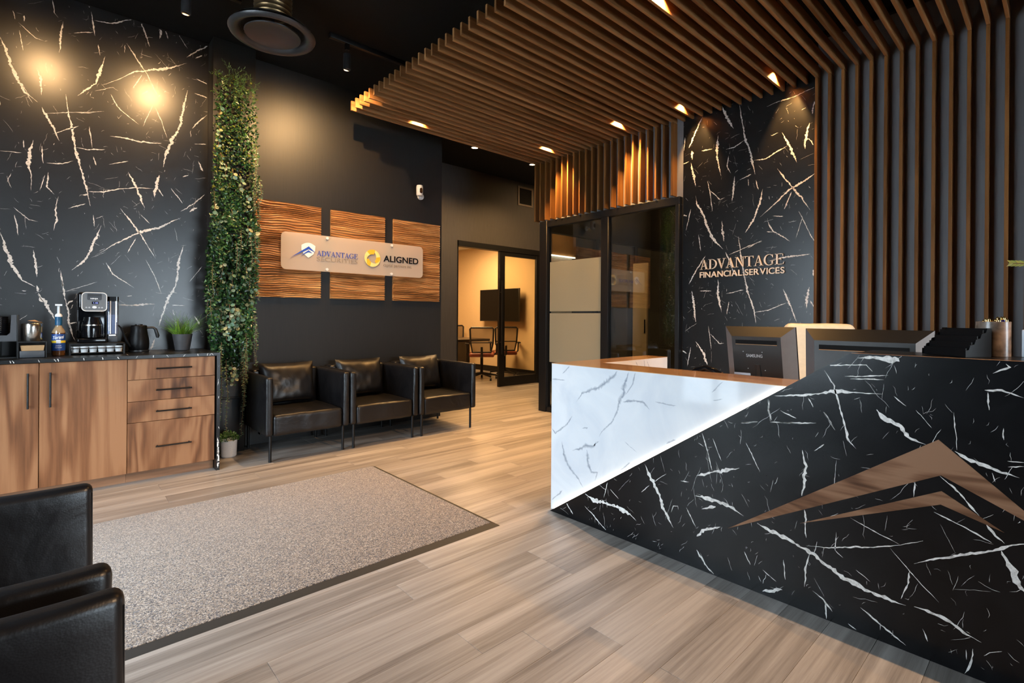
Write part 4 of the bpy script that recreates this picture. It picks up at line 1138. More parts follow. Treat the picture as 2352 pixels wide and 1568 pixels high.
for _ in range(8200):
    z = rl.triangular(0.52, 3.17, 1.9) if rl.random() < 0.5 else rl.uniform(0.72, 3.17)
    a, b = edge_x(z)
    x = rl.uniform(a, b)
    if z < 0.9 and rl.random() < (0.9 - z) * 1.8: continue
    thick = 0.13 if 0.9 < z < 2.0 else 0.085
    yy = 4.78 - rl.random() ** 0.7 * thick
    if x < 0.975 and yy > 4.76 - rl.random() * 0.02: yy -= 0.03
    g = noise.noise((x * 6, z * 3.2, 2.0))
    dens = noise.noise((x * 7 + 5, z * 4.0, 8.0))
    if dens < -0.28 and rl.random() < 0.7: continue
    cl = rl.choice(DARKS if g < 0.1 else MIDS + DARKS[2:])
    if rl.random() < 0.08: cl = (0.12, 0.22, 0.08)
    if z > 2.2 and rl.random() < 0.14: cl = (0.15, 0.17, 0.02)
    k_ = rl.uniform(0.7, 1.35); cl = tuple(c_ * k_ for c_ in cl)
    d = (rl.uniform(-0.9, 0.9), rl.uniform(-0.9, 0.1), rl.uniform(-1.0, 0.5))
    leaf(fol, (x, yy, z), d, (rl.uniform(-0.5, 0.5), -1, rl.uniform(-0.2, 0.9)), rl.uniform(0.018, 0.034) * (1.25 if z < 2.0 else 1.0), rl.uniform(0.011, 0.019) * (1.3 if z < 2.0 else 1.0), cl, 0.4)
# rosemary-like top tufts
for _ in range(70):
    x = rl.uniform(0.99, 1.27); z = rl.uniform(2.98, 3.20); yy = rl.uniform(4.68, 4.77)
    d = Vector((rl.uniform(-0.6, 0.6), rl.uniform(-0.8, 0), rl.uniform(-0.8, 1))).normalized()
    for k in range(9):
        p = Vector((x, yy, z)) + d * 0.010 * k
        leaf(fol, p, d + Vector((rl.uniform(-1, 1), rl.uniform(-1, 0.3), rl.uniform(-1, 1))) * 0.9, (0, -1, 0.3), 0.024, 0.004, rl.choice([(0.06, 0.13, 0.03), (0.09, 0.17, 0.04)]), 0.2)
f_o = fol.build('foliage', 'leaf', gw); f_o['kind'] = 'stuff'
def strand(x, z0, length, rnd, kind):
    """one hanging stem with leaves"""
    mb = MB()
    pts = []
    y = 4.70 + rnd.uniform(-0.05, 0.02); px = x
    n = max(4, int(length / 0.02))
    for k in range(n + 1):
        px += rnd.uniform(-0.004, 0.004)
        pts.append(Vector((px, y - 0.03 * math.sin(PI * min(1, k / n * 1.4)) * rnd.uniform(0.9, 1.1), z0 - length * k / n)))
    mb.tube(pts, 0.0016, 5, mi=1)
    tones = {'round': [(0.30, 0.36, 0.21), (0.22, 0.32, 0.20), (0.40, 0.38, 0.19), (0.16, 0.26, 0.17), (0.10, 0.20, 0.12)],
             'pale': [(0.14, 0.22, 0.11), (0.20, 0.28, 0.15), (0.09, 0.17, 0.09), (0.05, 0.11, 0.05)],
             'green': [(0.03, 0.09, 0.025), (0.05, 0.12, 0.035), (0.08, 0.15, 0.05)]}[kind]
    for k in range(1, n + 1):
        p = pts[k]
        if kind == 'round':
            if k % 2: continue
            for sd in (-1, 1):
                if rnd.random() < 0.12: continue
                s = rnd.uniform(0.024, 0.048) * (1.0 - 0.25 * k / n)
                pj = p + Vector((rnd.uniform(-0.006, 0.006), rnd.uniform(-0.02, 0.01), rnd.uniform(-0.012, 0.012)))
                leaf(mb, pj, (sd * rnd.uniform(0.3, 1), rnd.uniform(-0.6, 0.2), rnd.uniform(-1.0, 0.4)), (rnd.uniform(-0.9, 0.6), -1, rnd.uniform(-0.5, 0.8)), s, s * rnd.uniform(0.8, 1.0), rnd.choice(tones), round_=True)
        else:
            for sd in (-1, 1):
                L = rnd.uniform(0.013, 0.026) * (1.05 - 0.35 * k / n)
                leaf(mb, p + Vector((0, 0, rnd.uniform(-0.008, 0.008))), (sd, rnd.uniform(-0.8, 0.4), rnd.uniform(-1.0, 0.3)), (rnd.uniform(-.6, .6), -1, rnd.uniform(-.3, .8)), L, L * rnd.uniform(0.4, 0.6), rnd.choice(tones), 0.3)
    mb.build('vine_strand' if kind != 'round' else 'eucalyptus_strand', ['leaf', 'stem_brown'], gw)
rs = random.Random(29)
ROUND = [(1.00, 2.72, .16), (1.005, 2.50, .12), (1.05, 2.42, .10), (1.10, 2.40, .10), (1.15, 2.36, .14), (1.205, 2.22, .16), (0.975, 2.10, .22), (0.985, 1.95, .22), (1.035, 1.98, .16), (1.21, 1.93, .16), (1.255, 1.90, .14), (1.06, 1.50, .26), (1.10, 1.54, .20), (1.03, 1.28, .26), (1.075, 1.30, .26), (1.12, 1.27, .22), (1.16, 1.24, .26), (1.27, 1.42, .14), (1.10, 0.78, .16), (1.13, 0.72, .14), (1.00, 1.22, .20), (1.05, 1.12, .16), (0.985, 1.40, .20), (1.14, 1.45, .16), (1.02, 1.62, .18), (1.23, 1.30, .16), (1.09, 2.05, .14), (1.0, 2.9, .1), (1.20, 1.60, .18), (1.08, 1.20, .2)]
for (x, z, L) in ROUND: strand(x, z, L, rs, 'round')
PALE = [(1.285, 2.62, .55), (1.265, 2.55, .45), (1.305, 2.35, .40), (1.275, 1.95, .55), (1.30, 1.92, .62), (1.16, 1.90, .35), (1.235, 1.84, .45), (1.20, 1.55, .42), (1.255, 1.50, .40), (1.12, 1.78, .30), (1.03, 0.85, .55), (1.06, 0.80, .62), (1.20, 0.92, .50), (1.190, 0.90, .74), (1.205, 0.95, .58), (1.02, 0.95, .38), (1.17, 1.05, .40), (1.27, 1.20, .45)]
for (x, z, L) in PALE: strand(x, z, L, rs, 'pale')
GREEN = [(0.955, 1.60, .40), (0.935, 1.42, .30), (0.945, 1.30, .28), (1.29, 1.10, .35), (1.30, 1.65, .30), (0.97, 2.20, .25), (1.01, 1.86, .35), (1.200, 1.02, .42), (1.19, 0.98, .40)]
for (x, z, L) in GREEN: strand(x, z, L, rs, 'green')

# small plant in a white ribbed pot on the floor
t = thing('potted_plant', 'small leafy plant in a white round pot on the floor below the green wall', 'plant', (1.075, 4.675, 0))
pc = (1.082, 4.675, 0.0)
prof = [(0.0, 0.0), (0.052, 0.0), (0.056, 0.004)]
for k in range(24): prof.append((0.058 + 0.005 * k / 24 + (0.0006 if k % 2 else 0), 0.008 + k * 0.0053))
prof += [(0.063, 0.138), (0.058, 0.138), (0.057, 0.12), (0.0, 0.12)]
MB().lathe(prof, pc, 32).build('pot', 'white_pot', t, smooth=True)
mb = MB()
for _ in range(520):
    a = rl.uniform(0, 2 * PI); r = 0.075 * math.sqrt(rl.random()); h = 0.125 + (0.085 * (1 - (r / 0.09) ** 2)) * rl.random() ** 0.4
    p = (pc[0] + r * math.cos(a), pc[1] + r * math.sin(a), h)
    leaf(mb, p, (math.cos(a) + rl.uniform(-1, 1), math.sin(a) + rl.uniform(-1, 1), rl.uniform(0, 1.4)), (rl.uniform(-.5, .5), -0.6, 1), rl.uniform(0.010, 0.020), rl.uniform(0.008, 0.013), rl.choice([(0.05, 0.13, 0.03), (0.08, 0.18, 0.05), (0.16, 0.27, 0.10), (0.03, 0.09, 0.02)]), 0.2)
mb.build('foliage', 'leaf', t)['kind'] = 'stuff'

# ================================================================ COFFEE BAR
CZ = 0.887
YC = 4.33
def handle_bar(p0, p1, parent):
    p0 = Vector(p0); p1 = Vector(p1)
    d = (p1 - p0).normalized()
    mb = MB().tube([p0, p1], 0.0055, 8)
    for q in (p0 + d * 0.012, p1 - d * 0.012): mb.cyl(q, (q.x, YC, q.z), 0.005, n=8)
    return mb.build('handle', 'black_metal', parent, smooth=True)
cu = thing('base_cabinet', 'double door wood base cabinet under the coffee bar counter', 'cabinet', (-0.064, 4.6, 0))
MB().box(-0.506, 0.377, YC + 0.02, YB - 0.002, 0.075, 0.862).build('carcass', 'toe_wood', cu)
MB().box(-0.506, 0.377, 4.405, 4.425, 0.0, 0.075).build('toe_kick', 'toe_wood', cu)
for (a, b, hx) in ((-0.505, -0.0655, -0.114), (-0.0625, 0.3765, -0.0115)):
    d_ = MB().box(a, b, YC, YC + 0.019, 0.077, 0.862).build('door', 'cabinet_wood', cu, bevel=0.0015, seg=1)
    handle_bar((hx, YC - 0.028, 0.583), (hx, YC - 0.028, 0.802), d_)
du = thing('drawer_cabinet', 'four drawer wood base cabinet at the end of the coffee bar', 'cabinet', (0.642, 4.6, 0))
MB().box(0.378, 0.906, YC + 0.02, YB - 0.002, 0.075, 0.862).build('carcass', 'toe_wood', du)
MB().box(0.378, 0.912, 4.405, 4.425, 0.0, 0.075).build('toe_kick', 'toe_wood', du)
zs = [0.862, 0.717, 0.567, 0.421, 0.077]
for k, hz in enumerate((0.792, 0.641, 0.4915, 0.2435)):
    d_ = MB().box(0.3795, 0.9055, YC, YC + 0.019, zs[k + 1] + 0.0015, zs[k] - 0.0015).build('drawer', 'drawer_wood', du, bevel=0.0015, seg=1)
    handle_bar((0.537, YC - 0.028, hz), (0.753, YC - 0.028, hz), d_)
def vein_box(mb, rr, n, faces):
    for _ in range(n):
        fc = rr.choice(faces)
        fc(rr)
mb = MB().box(-0.53, 0.936, 4.307, YB - 0.001, 0.866, CZ, 0).box(0.914, 0.936, 4.307, YB - 0.001, 0.0, 0.866, 0)
rr = random.Random(9)
def fr_front(u, v, l): return (u / 1000, 4.307 - l, v / 1000)
def fr_top(u, v, l): return (u / 1000, v / 1000, CZ + l)
def fr_gable(u, v, l): return (u / 1000, 4.307 - l, v / 1000)
for x in (-190, -175, -60, 15, 28, 150, 245, 330, 420, 520, 610, 700, 790, 850, 868, 890):
    ribbon(mb, [(x, 868, rr.uniform(2, 7)), (x + rr.uniform(-14, 14), 886, rr.uniform(2, 6))], fr_front, 1, in_rect(-525, 934, 866.5, 886.8), rr, step=4)
for _ in range(46):
    x = rr.uniform(-400, 920); y = rr.uniform(4320, 4950); a = rr.uniform(0, PI); L = rr.uniform(30, 200)
    ribbon(mb, [(x, y, 2.5), (x + L * math.cos(a), y + L * math.sin(a), 3)], fr_top, 1, in_rect(-525, 930, 4310, 4960), rr)
for (z0_, z1_, w_) in ((250, 120, 9), (150, 20, 11), (560, 540, 4), (790, 780, 4), (430, 425, 4), (330, 310, 4), (690, 640, 3)):
    ribbon(mb, [(rr.uniform(918, 930), z0_, w_), (rr.uniform(918, 932), z1_, w_)], fr_gable, 1, in_rect(914.5, 935.5, 2, 864), rr, step=6)
ct = mb.build('countertop', ['black_marble', 'marble_vein'], org=(0.2, 4.64, 0))
tag(ct, 'black marble waterfall countertop of the coffee bar', 'countertop')

# --- on the counter
z0 = CZ + 0.0006
# cup organiser
t = thing('cup_organiser', 'black cup and lid organiser at the left end of the coffee bar', 'organiser', (-0.25, 4.62, z0))
x0, x1, y0, y1 = -0.345, -0.168, 4.52, 4.74
MB().box(x0, x0 + 0.006, y0, y1, z0, z0 + 0.275).build('side_panel', 'black_plastic', t, bevel=0.001, seg=1)
MB().box(x1 - 0.006, x1, y0, y1, z0, z0 + 0.275).build('side_panel', 'black_plastic', t, bevel=0.001, seg=1)
MB().box(x0 + 0.006, x1 - 0.006, y1 - 0.006, y1, z0, z0 + 0.275).build('back_panel', 'black_plastic', t)
for zz in (0.0, 0.105): MB().box(x0 + 0.006, x1 - 0.006, y0, y1 - 0.006, z0 + zz, z0 + zz + 0.005).build('shelf', 'black_plastic', t)
MB().prism([(x0 + 0.006, z0 + 0.11), (x1 - 0.006, z0 + 0.11), (x1 - 0.006, z0 + 0.275), (x1 - 0.03, z0 + 0.275), (x1 - 0.035, z0 + 0.16), (x1 - 0.05, z0 + 0.145), (x0 + 0.05, z0 + 0.145), (x0 + 0.035, z0 + 0.16), (x0 + 0.03, z0 + 0.275), (x0 + 0.006, z0 + 0.275)], 'Y', y0, y0 + 0.005).build('front_panel', 'grey_box', t)
MB().box(-0.255, -0.250, y0 + 0.002, y1 - 0.01, z0 + 0.005, z0 + 0.105).build('divider', 'black_plastic', t)
mb = MB(); prof = [(0.0, 0.0)]
for k in range(12): prof += [(0.040, k * 0.013), (0.043, k * 0.013 + 0.010), (0.040, k * 0.013 + 0.011)]
prof += [(0.0, 0.158)]
mb.lathe(prof, (-0.256, 4.615, z0 + 0.111), 24)
tag(mb.build('lid_stack', 'gloss_black', smooth=True), 'stack of black cup lids standing in the cup organiser', 'cup lids')
# filter stand
t = thing('filter_stand', 'black coffee filter stand with open front on the coffee bar', 'stand', (-0.1, 4.55, z0))
for xx in (-0.168, -0.036): MB().box(xx, xx + 0.006, 4.47, 4.64, z0, z0 + 0.105).build('side_panel', 'black_metal', t)
MB().box(-0.162, -0.036, 4.47, 4.64, z0 + 0.099, z0 + 0.105).build('top_panel', 'black_metal', t)
MB().box(-0.158, -0.040, 4.475, 4.63, z0 + 0.002, z0 + 0.045).build('drawer_box', 'grey_box', t, bevel=0.002)
mb = MB()
for k in range(9):
    zz = z0 + 0.0455 + k * 0.0038
    mb.prism([(-0.150 - 0.0006 * k, 4.485), (-0.046 + 0.0006 * k, 4.485), (-0.044 + 0.0006 * k, 4.60), (-0.152 - 0.0006 * k, 4.60)], 'Z', zz, zz + 0.0034)
tag(mb.build('filter_pack', 'paper_filter'), 'stack of brown paper coffee filters in the black stand', 'coffee filters')
t = thing('canister', 'brushed steel canister with slanted lid on the coffee filter stand', 'canister', (-0.103, 4.555, z0 + 0.1055))
MB().lathe([(0, 0), (0.050, 0), (0.0525, 0.003), (0.0525, 0.085), (0.0515, 0.086), (0.0525, 0.087), (0.0525, 0.112), (0.050, 0.115), (0.0, 0.122)], (-0.103, 4.555, z0 + 0.1055), 40).build('body', 'steel', t, smooth=True)
MB().add([(-0.125, 4.548, z0 + 0.238), (-0.058, 4.535, z0 + 0.232), (-0.05, 4.562, z0 + 0.222), (-0.09, 4.585, z0 + 0.243)], [(0, 1, 2, 3)]).add([(-0.125, 4.548, z0 + 0.2265), (-0.058, 4.535, z0 + 0.2255), (-0.05, 4.562, z0 + 0.2165), (-0.09, 4.585, z0 + 0.2265)], [(3, 2, 1, 0)]).build('wood_lid', 'paper_filter', t)
# syrup bottle
bx_, by_ = 0.0265, 4.60
t = thing('syrup_bottle', 'glass syrup bottle with blue label and white pump', 'bottle', (bx_, by_, z0))
MB().lathe([(0, 0), (0.030, 0), (0.0345, 0.004), (0.0355, 0.012), (0.0355, 0.155)], (bx_, by_, z0), 32).build('body', 'syrup', t, smooth=True)
MB().lathe([(0.0355, 0.155), (0.035, 0.165), (0.028, 0.18), (0.020, 0.193), (0.0165, 0.205), (0.016, 0.215)], (bx_, by_, z0), 32).build('shoulder', 'bottle_clear', t, smooth=True)
lb = MB().lathe([(0.0359, 0.036), (0.0361, 0.038), (0.0361, 0.146), (0.0359, 0.148)], (bx_, by_, z0), 32).build('label', 'label_blue', t, smooth=True)
MB().lathe([(0.0362, 0.088), (0.0364, 0.089), (0.0364, 0.103), (0.0362, 0.104)], (bx_, by_, z0), 32).build('yellow_band', 'label_yellow', lb, smooth=True)
MB().lathe([(0.0162, 0.206), (0.0185, 0.208), (0.0185, 0.262), (0.017, 0.264)], (bx_, by_, z0), 24).build('neck_foil', 'foil_blue', t, smooth=True)
MB().lathe([(0.0, 0.264), (0.019, 0.264), (0.019, 0.276), (0.012, 0.285), (0.0075, 0.287), (0.0075, 0.338), (0.0, 0.338)], (bx_, by_, z0), 20).box(bx_ - 0.018, bx_ + 0.018, by_ - 0.022, by_ + 0.010, z0 + 0.338, z0 + 0.350).build('pump', 'lid_white', t, smooth=True)
def wrap(word, zc, cap, span, mat_, shear=0.0, bold=0.0, rise=0.0):
    v, f, wd = glyph_text(word, bold, shear)
    mb = MB(); rr_ = 0.0364
    a_mid = math.atan2(-by_, -bx_)   # towards the middle of the room
    put_flat(mb, v, f, lambda a, b, d: (bx_ + (rr_ + d) * math.cos(a_mid + (a / wd - 0.5) * span), by_ + (rr_ + d) * math.sin(a_mid + (a / wd - 0.5) * span), z0 + zc + b * cap + rise * (a / wd - 0.5)), 0.0003)
    mb.build('print', mat_, lb)
wrap('Torani', 0.116, 0.022, 1.75, 'print_white', 0.35, 0.02, 0.006)
wrap('Salted', 0.066, 0.008, 0.80, 'print_white', 0.2)
wrap('Caramel', 0.054, 0.008, 1.0, 'print_white', 0.2)
MB().lathe([(0.0366, 0.086), (0.0368, 0.087), (0.0368, 0.108), (0.0366, 0.109)], (bx_, by_, z0), 8, a0=-PI / 2 - 0.32, a1=-PI / 2 + 0.32).build('emblem', 'pod_white', lb, smooth=True)
# pod tray
tx0, tx1, ty0, ty1 = 0.080, 0.385, 4.585, 4.90
t = thing('pod_drawer', 'black wire pod drawer under the coffee maker', 'drawer stand', (0.23, 4.75, z0))
MB().box(tx0, tx1, ty0, ty1, z0 + 0.071, z0 + 0.080).build('top_plate', 'black_metal', t, bevel=0.003)
MB().box(tx0 + 0.006, tx1 - 0.006, ty0 + 0.006, ty1 - 0.006, z0 + 0.010, z0 + 0.014).build('bottom_plate', 'black_metal', t)
for xx, yy in ((tx0, ty0), (tx1 - 0.010, ty0), (tx0, ty1 - 0.010), (tx1 - 0.010, ty1 - 0.010)):
    MB().box(xx, xx + 0.010, yy, yy + 0.010, z0, z0 + 0.071).build('leg', 'black_metal', t)
for zz in (0.014, 0.045): MB().tube([(tx0 + 0.01, ty0 + 0.004, z0 + zz), (tx1 - 0.01, ty0 + 0.004, z0 + zz)], 0.003, 6).build('front_rail', 'black_metal', t)
pp = MB().lathe([(0, 0), (0.0175, 0), (0.0185, 0.002), (0.0215, 0.036), (0.0245, 0.0365), (0.0245, 0.044), (0.0, 0.044)], (0, 0, 0), 20).build('coffee_pod', 'pod_white', org=(0, 0, 0), smooth=True)
pm = pp.data; bpy.data.objects.remove(pp)
for k in range(6):
    o = bpy.data.objects.new('coffee_pod', pm); COL.objects.link(o)
    o.location = (tx0 + 0.034 + k * 0.0475, ty0 + 0.036, z0 + 0.0146)
    tag(o, ('leftmost', 'second from left', 'third from left', 'third from right', 'second from right', 'rightmost')[k] + ' white coffee pod in the pod drawer', 'coffee pod', 'coffee pods in the drawer')
# coffee maker
mz = z0 + 0.0806
t = thing('coffee_maker', 'black coffee maker with silver control panel and clear water tank', 'coffee maker', (0.21, 4.76, mz))
mx0, mx1, my0, my1 = 0.124, 0.286, 4.66, 4.88
MB().box(mx0, mx1, my0, my1, mz, mz + 0.030).build('base', 'gloss_black', t, bevel=0.008, seg=3)
MB().box(mx0, mx1, my0 + 0.10, my1, mz + 0.030, mz + 0.24).build('column', 'gloss_black', t, bevel=0.008, seg=3)
MB().box(mx0, mx1, my0, my1, mz + 0.235, mz + 0.358).build('brew_head', 'gloss_black', t, bevel=0.02, seg=4)
fp = MB().prism(rrect(mx0 + 0.024, mx1 - 0.002, mz + 0.225, mz + 0.355, 0.024), 'Y', my0 - 0.008, my0 - 0.001).build('control_panel', 'panel_silver', t)
MB().tube([(u, my0 - 0.008, v) for u, v in rrect(mx0 + 0.024, mx1 - 0.002, mz + 0.225, mz + 0.355, 0.024)], 0.003, 6, closed=True).build('panel_trim', 'lid_white', fp, smooth=True)
MB().prism(rrect(mx0 + 0.052, mx1 - 0.030, mz + 0.303, mz + 0.350, 0.008), 'Y', my0 - 0.010, my0 - 0.008).build('badge', 'grey_box', fp)
MB().box(mx0 + 0.056, mx1 - 0.034, my0 - 0.013, my0 - 0.010, mz + 0.330, mz + 0.345).build('lid_latch', 'black_plastic', fp)
MB().box(mx0 + 0.078, mx1 - 0.046, my0 - 0.0086, my0 - 0.008, mz + 0.274, mz + 0.292).build('clock_display', 'gloss_black', fp)
def on_panel(word, x0_, wdt, zz, cap, mat_, bold=0.01):
    v, f, wd = glyph_text(word, bold); mb = MB(); sx = wdt / wd
    put_flat(mb, v, f, lambda a, b, d: (x0_ + a * sx, my0 - 0.0102 - d, zz + b * cap), 0.0004)
    mb.build('print', mat_, fp)
on_panel('NINJA', mx0 + 0.070, 0.042, mz + 0.309, 0.009, 'print_white', 0.03)
on_panel('1:45', mx0 + 0.086, 0.026, mz + 0.278, 0.010, 'display_blue')
MB().prism(poly_ellipse(mx0 + 0.092, mz + 0.252, 0.013, 0.009, 20), 'Y', my0 - 0.011, my0 - 0.008).build('brew_button', 'lid_white', fp)
for dx_ in (-0.044, -0.028, 0.026, 0.042): MB().prism(poly_ellipse(mx0 + 0.092 + dx_, mz + 0.250, 0.006, 0.005, 12), 'Y', my0 - 0.0095, my0 - 0.008).build('button', 'brand_silver', fp)
cf = MB().lathe([(0, 0), (0.052, 0), (0.060, 0.006), (0.063, 0.05), (0.060, 0.10), (0.050, 0.13), (0.046, 0.15), (0.0, 0.15)], (0.207, my0 + 0.055, mz + 0.032), 32).build('carafe', 'gloss_black', t, smooth=True)
MB().lathe([(0.0605, 0.088), (0.0625, 0.089), (0.0625, 0.097), (0.0605, 0.098)], (0.207, my0 + 0.055, mz + 0.032), 32).build('band', 'steel', cf, smooth=True)
MB().tube([(0.147, my0 + 0.055, mz + 0.155), (0.133, my0 + 0.03, mz + 0.15), (0.131, my0 + 0.03, mz + 0.09), (0.146, my0 + 0.05, mz + 0.07)], 0.006, 8).build('carafe_handle', 'black_plastic', cf, smooth=True)
tk = MB().prism(rrect(0.290, 0.357, 4.70, 4.80, 0.015), 'Z', mz + 0.055, mz + 0.30).build('water_tank', 'tank_clear', t)
MB().prism(rrect(0.293, 0.354, 4.703, 4.797, 0.013), 'Z', mz + 0.060, mz + 0.20).build('water', 'tank_grey', tk)
MB().prism(rrect(0.289, 0.358, 4.699, 4.801, 0.015), 'Z', mz + 0.30, mz + 0.332).build('tank_lid', 'gloss_black', tk)
MB().box(0.296, 0.352, 4.70, 4.80, mz, mz + 0.045).build('tank_base', 'grey_box', t, bevel=0.004)
MB().box(0.300, 0.340, 4.696, 4.80, mz + 0.045, mz + 0.055).build('tank_clip', 'lid_white', t)
for xx in (0.306, 0.336): MB().box(xx, xx + 0.006, 4.6985, 4.6995, mz + 0.06, mz + 0.30).build('tank_rib', 'lid_white', tk)
# kettle
kx, ky = 0.482, 4.745
t = thing('gooseneck_kettle', 'matte black gooseneck kettle beside the coffee maker', 'kettle', (kx, ky, z0))
MB().lathe([(0, 0), (0.062, 0), (0.066, 0.004), (0.066, 0.016), (0.0, 0.016)], (kx, ky, z0), 32).build('heating_base', 'black_plastic', t, smooth=True)
MB().lathe([(0, 0.018), (0.060, 0.018), (0.064, 0.03), (0.066, 0.06), (0.063, 0.10), (0.055, 0.14), (0.0515, 0.165), (0.051, 0.195), (0.047, 0.202), (0.0, 0.203)], (kx, ky, z0), 36).build('body', 'matte_black', t, smooth=True, angle=60)
MB().lathe([(0, 0.203), (0.024, 0.203), (0.024, 0.210), (0.0, 0.212)], (kx, ky, z0), 20).build('lid_knob', 'black_plastic', t, smooth=True)
MB().tube([(kx - 0.055, ky - 0.03, z0 + 0.045), (kx - 0.074, ky - 0.045, z0 + 0.075), (kx - 0.086, ky - 0.05, z0 + 0.11), (kx - 0.100, ky - 0.062, z0 + 0.15), (kx - 0.115, ky - 0.075, z0 + 0.185), (kx - 0.132, ky - 0.085, z0 + 0.205)], [0.010, 0.009, 0.008, 0.007, 0.006, 0.0055], 10).build('spout', 'black_metal', t, smooth=True)
MB().tube([(kx + 0.048, ky, z0 + 0.182), (kx + 0.088, ky, z0 + 0.184), (kx + 0.104, ky, z0 + 0.17), (kx + 0.118, ky, z0 + 0.12), (kx + 0.116, ky, z0 + 0.105)], [0.008, 0.009, 0.011, 0.013, 0.008], 10).build('handle', 'black_plastic', t, smooth=True)
mb = MB().tube([(kx - 0.06, ky + 0.02, z0 + 0.006), (kx - 0.075, ky + 0.06, z0 + 0.005), (kx - 0.06, ky + 0.14, z0 + 0.005)], 0.003, 6)
mb.build('cord', 'black_plastic', t, smooth=True)
# potted grass
gx, gy = 0.768, 4.775
t = thing('potted_grass', 'bright green grass plant in a charcoal pot on the counter', 'plant', (gx, gy, z0))
MB().lathe([(0, 0), (0.046, 0), (0.050, 0.003), (0.069, 0.125), (0.070, 0.13), (0.065, 0.13), (0.063, 0.115), (0.0, 0.112)], (gx, gy, z0), 32).build('pot', 'charcoal_pot', t, smooth=True)
mb = MB()
for k in range(260):
    a = rl.uniform(0, 2 * PI); r = 0.05 * math.sqrt(rl.random())
    p = Vector((gx + r * math.cos(a), gy + r * math.sin(a), z0 + 0.115))
    lean = Vector((math.cos(a), math.sin(a), 0)) * rl.uniform(0.1, 0.75)
    L = rl.uniform(0.08, 0.22)
    d = (lean + Vector((rl.uniform(-.25, .25), rl.uniform(-.25, .25), 1))).normalized()
    col = rl.choice([(0.10, 0.26, 0.015), (0.17, 0.36, 0.02), (0.07, 0.19, 0.015), (0.24, 0.38, 0.05), (0.13, 0.22, 0.06)])
    wv = 0.0016 if rl.random() < 0.7 else 0.003
    side = Vector((-math.sin(a + 1), math.cos(a + 1), 0)) * wv
    q = [p]
    for i in range(1, 5):
        d = (d + Vector((rl.uniform(-.35, .35), rl.uniform(-.35, .35), rl.uniform(-.35, .1)))).normalized()
        q.append(q[-1] + d * L / 4)
    q = [Vector((v.x, min(v.y, YB - 0.01), v.z)) for v in q]
    vs = []
    for i, c_ in enumerate(q): vs += [c_ + side * (1 - i / 5), c_ - side * (1 - i / 5)]
    mb.add(vs, [(2 * i, 2 * i + 1, 2 * i + 3, 2 * i + 2) for i in range(4)], 0, col)
mb.build('grass_blades', 'leaf', t)['kind'] = 'stuff'

# ================================================================ ARMCHAIRS
def pillow(x0, x1, z0, z1, yc, thick, tilt, seed, n=22, m=18):
    """puffed cushion standing in the x-z plane; tilt leans its top towards +y"""
    mb = MB(); pts = []
    for side in (-1, 1):
        for j in range(m + 1):
            for i in range(n + 1):
                u = i / n * 2 - 1; v = j / m * 2 - 1
                pf = max(0.0, (1 - abs(u) ** 3.2)) ** 0.5 * max(0.0, (1 - abs(v) ** 3.2)) ** 0.5
                cu, cv = u * (1 - 0.05 * (1 - abs(u)) * 0), v
                pin = 1 - 0.045 * (1 - v * v) * abs(u) ** 3; pin2 = 1 - 0.05 * (1 - u * u) * abs(v) ** 3
                wr = 0.010 * noise.noise((u * 4 + seed, v * 2.0, seed)) * pf + 0.007 * noise.noise((u * 9 + seed, v * 3, 5 + seed)) * max(0, v) 
                x = (x0 + x1) / 2 + cu * (x1 - x0) / 2 * pin; z = (z0 + z1) / 2 + cv * (z1 - z0) / 2 * pin2
                y = yc + side * (thick / 2 * pf + wr) + tilt * (z - z0)
                pts.append((x, y, z))
    fs = []
    w_ = n + 1; o = w_ * (m + 1)
    for j in range(m):
        for i in range(n):
            a = j * w_ + i
            fs.append((a, a + 1, a + 1 + w_, a + w_)); fs.append((o + a + w_, o + a + 1 + w_, o + a + 1, o + a))
    return mb.add(pts, fs)
def soft_box(x0, x1, y0, y1, z0, z1, bev, seed, amp=0.004, n=10):
    """rounded, slightly creased upholstered block"""
    bm = bmesh.new()
    bmesh.ops.create_cube(bm, size=1)
    for v in bm.verts:
        v.co = Vector((x0 if v.co.x < 0 else x1, y0 if v.co.y < 0 else y1, z0 if v.co.z < 0 else z1))
    bmesh.ops.bevel(bm, geom=list(bm.edges), offset=bev, segments=4, profile=0.5, affect='EDGES')
    big = [e for e in bm.edges if e.calc_length() > 0.10]
    bmesh.ops.subdivide_edges(bm, edges=big, cuts=n, use_grid_fill=True)
    for v in bm.verts:
        k = noise.noise((v.co.x * 9 + seed, v.co.y * 9, v.co.z * 5)) * amp
        v.co += Vector((k, k, k * 0.6))
    bmesh.ops.recalc_face_normals(bm, faces=bm.faces)
    mb = MB()
    idx = {v: i for i, v in enumerate(bm.verts)}
    mb.add([tuple(v.co) for v in bm.verts], [tuple(idx[v] for v in f.verts) for f in bm.faces])
    bm.free()
    return mb
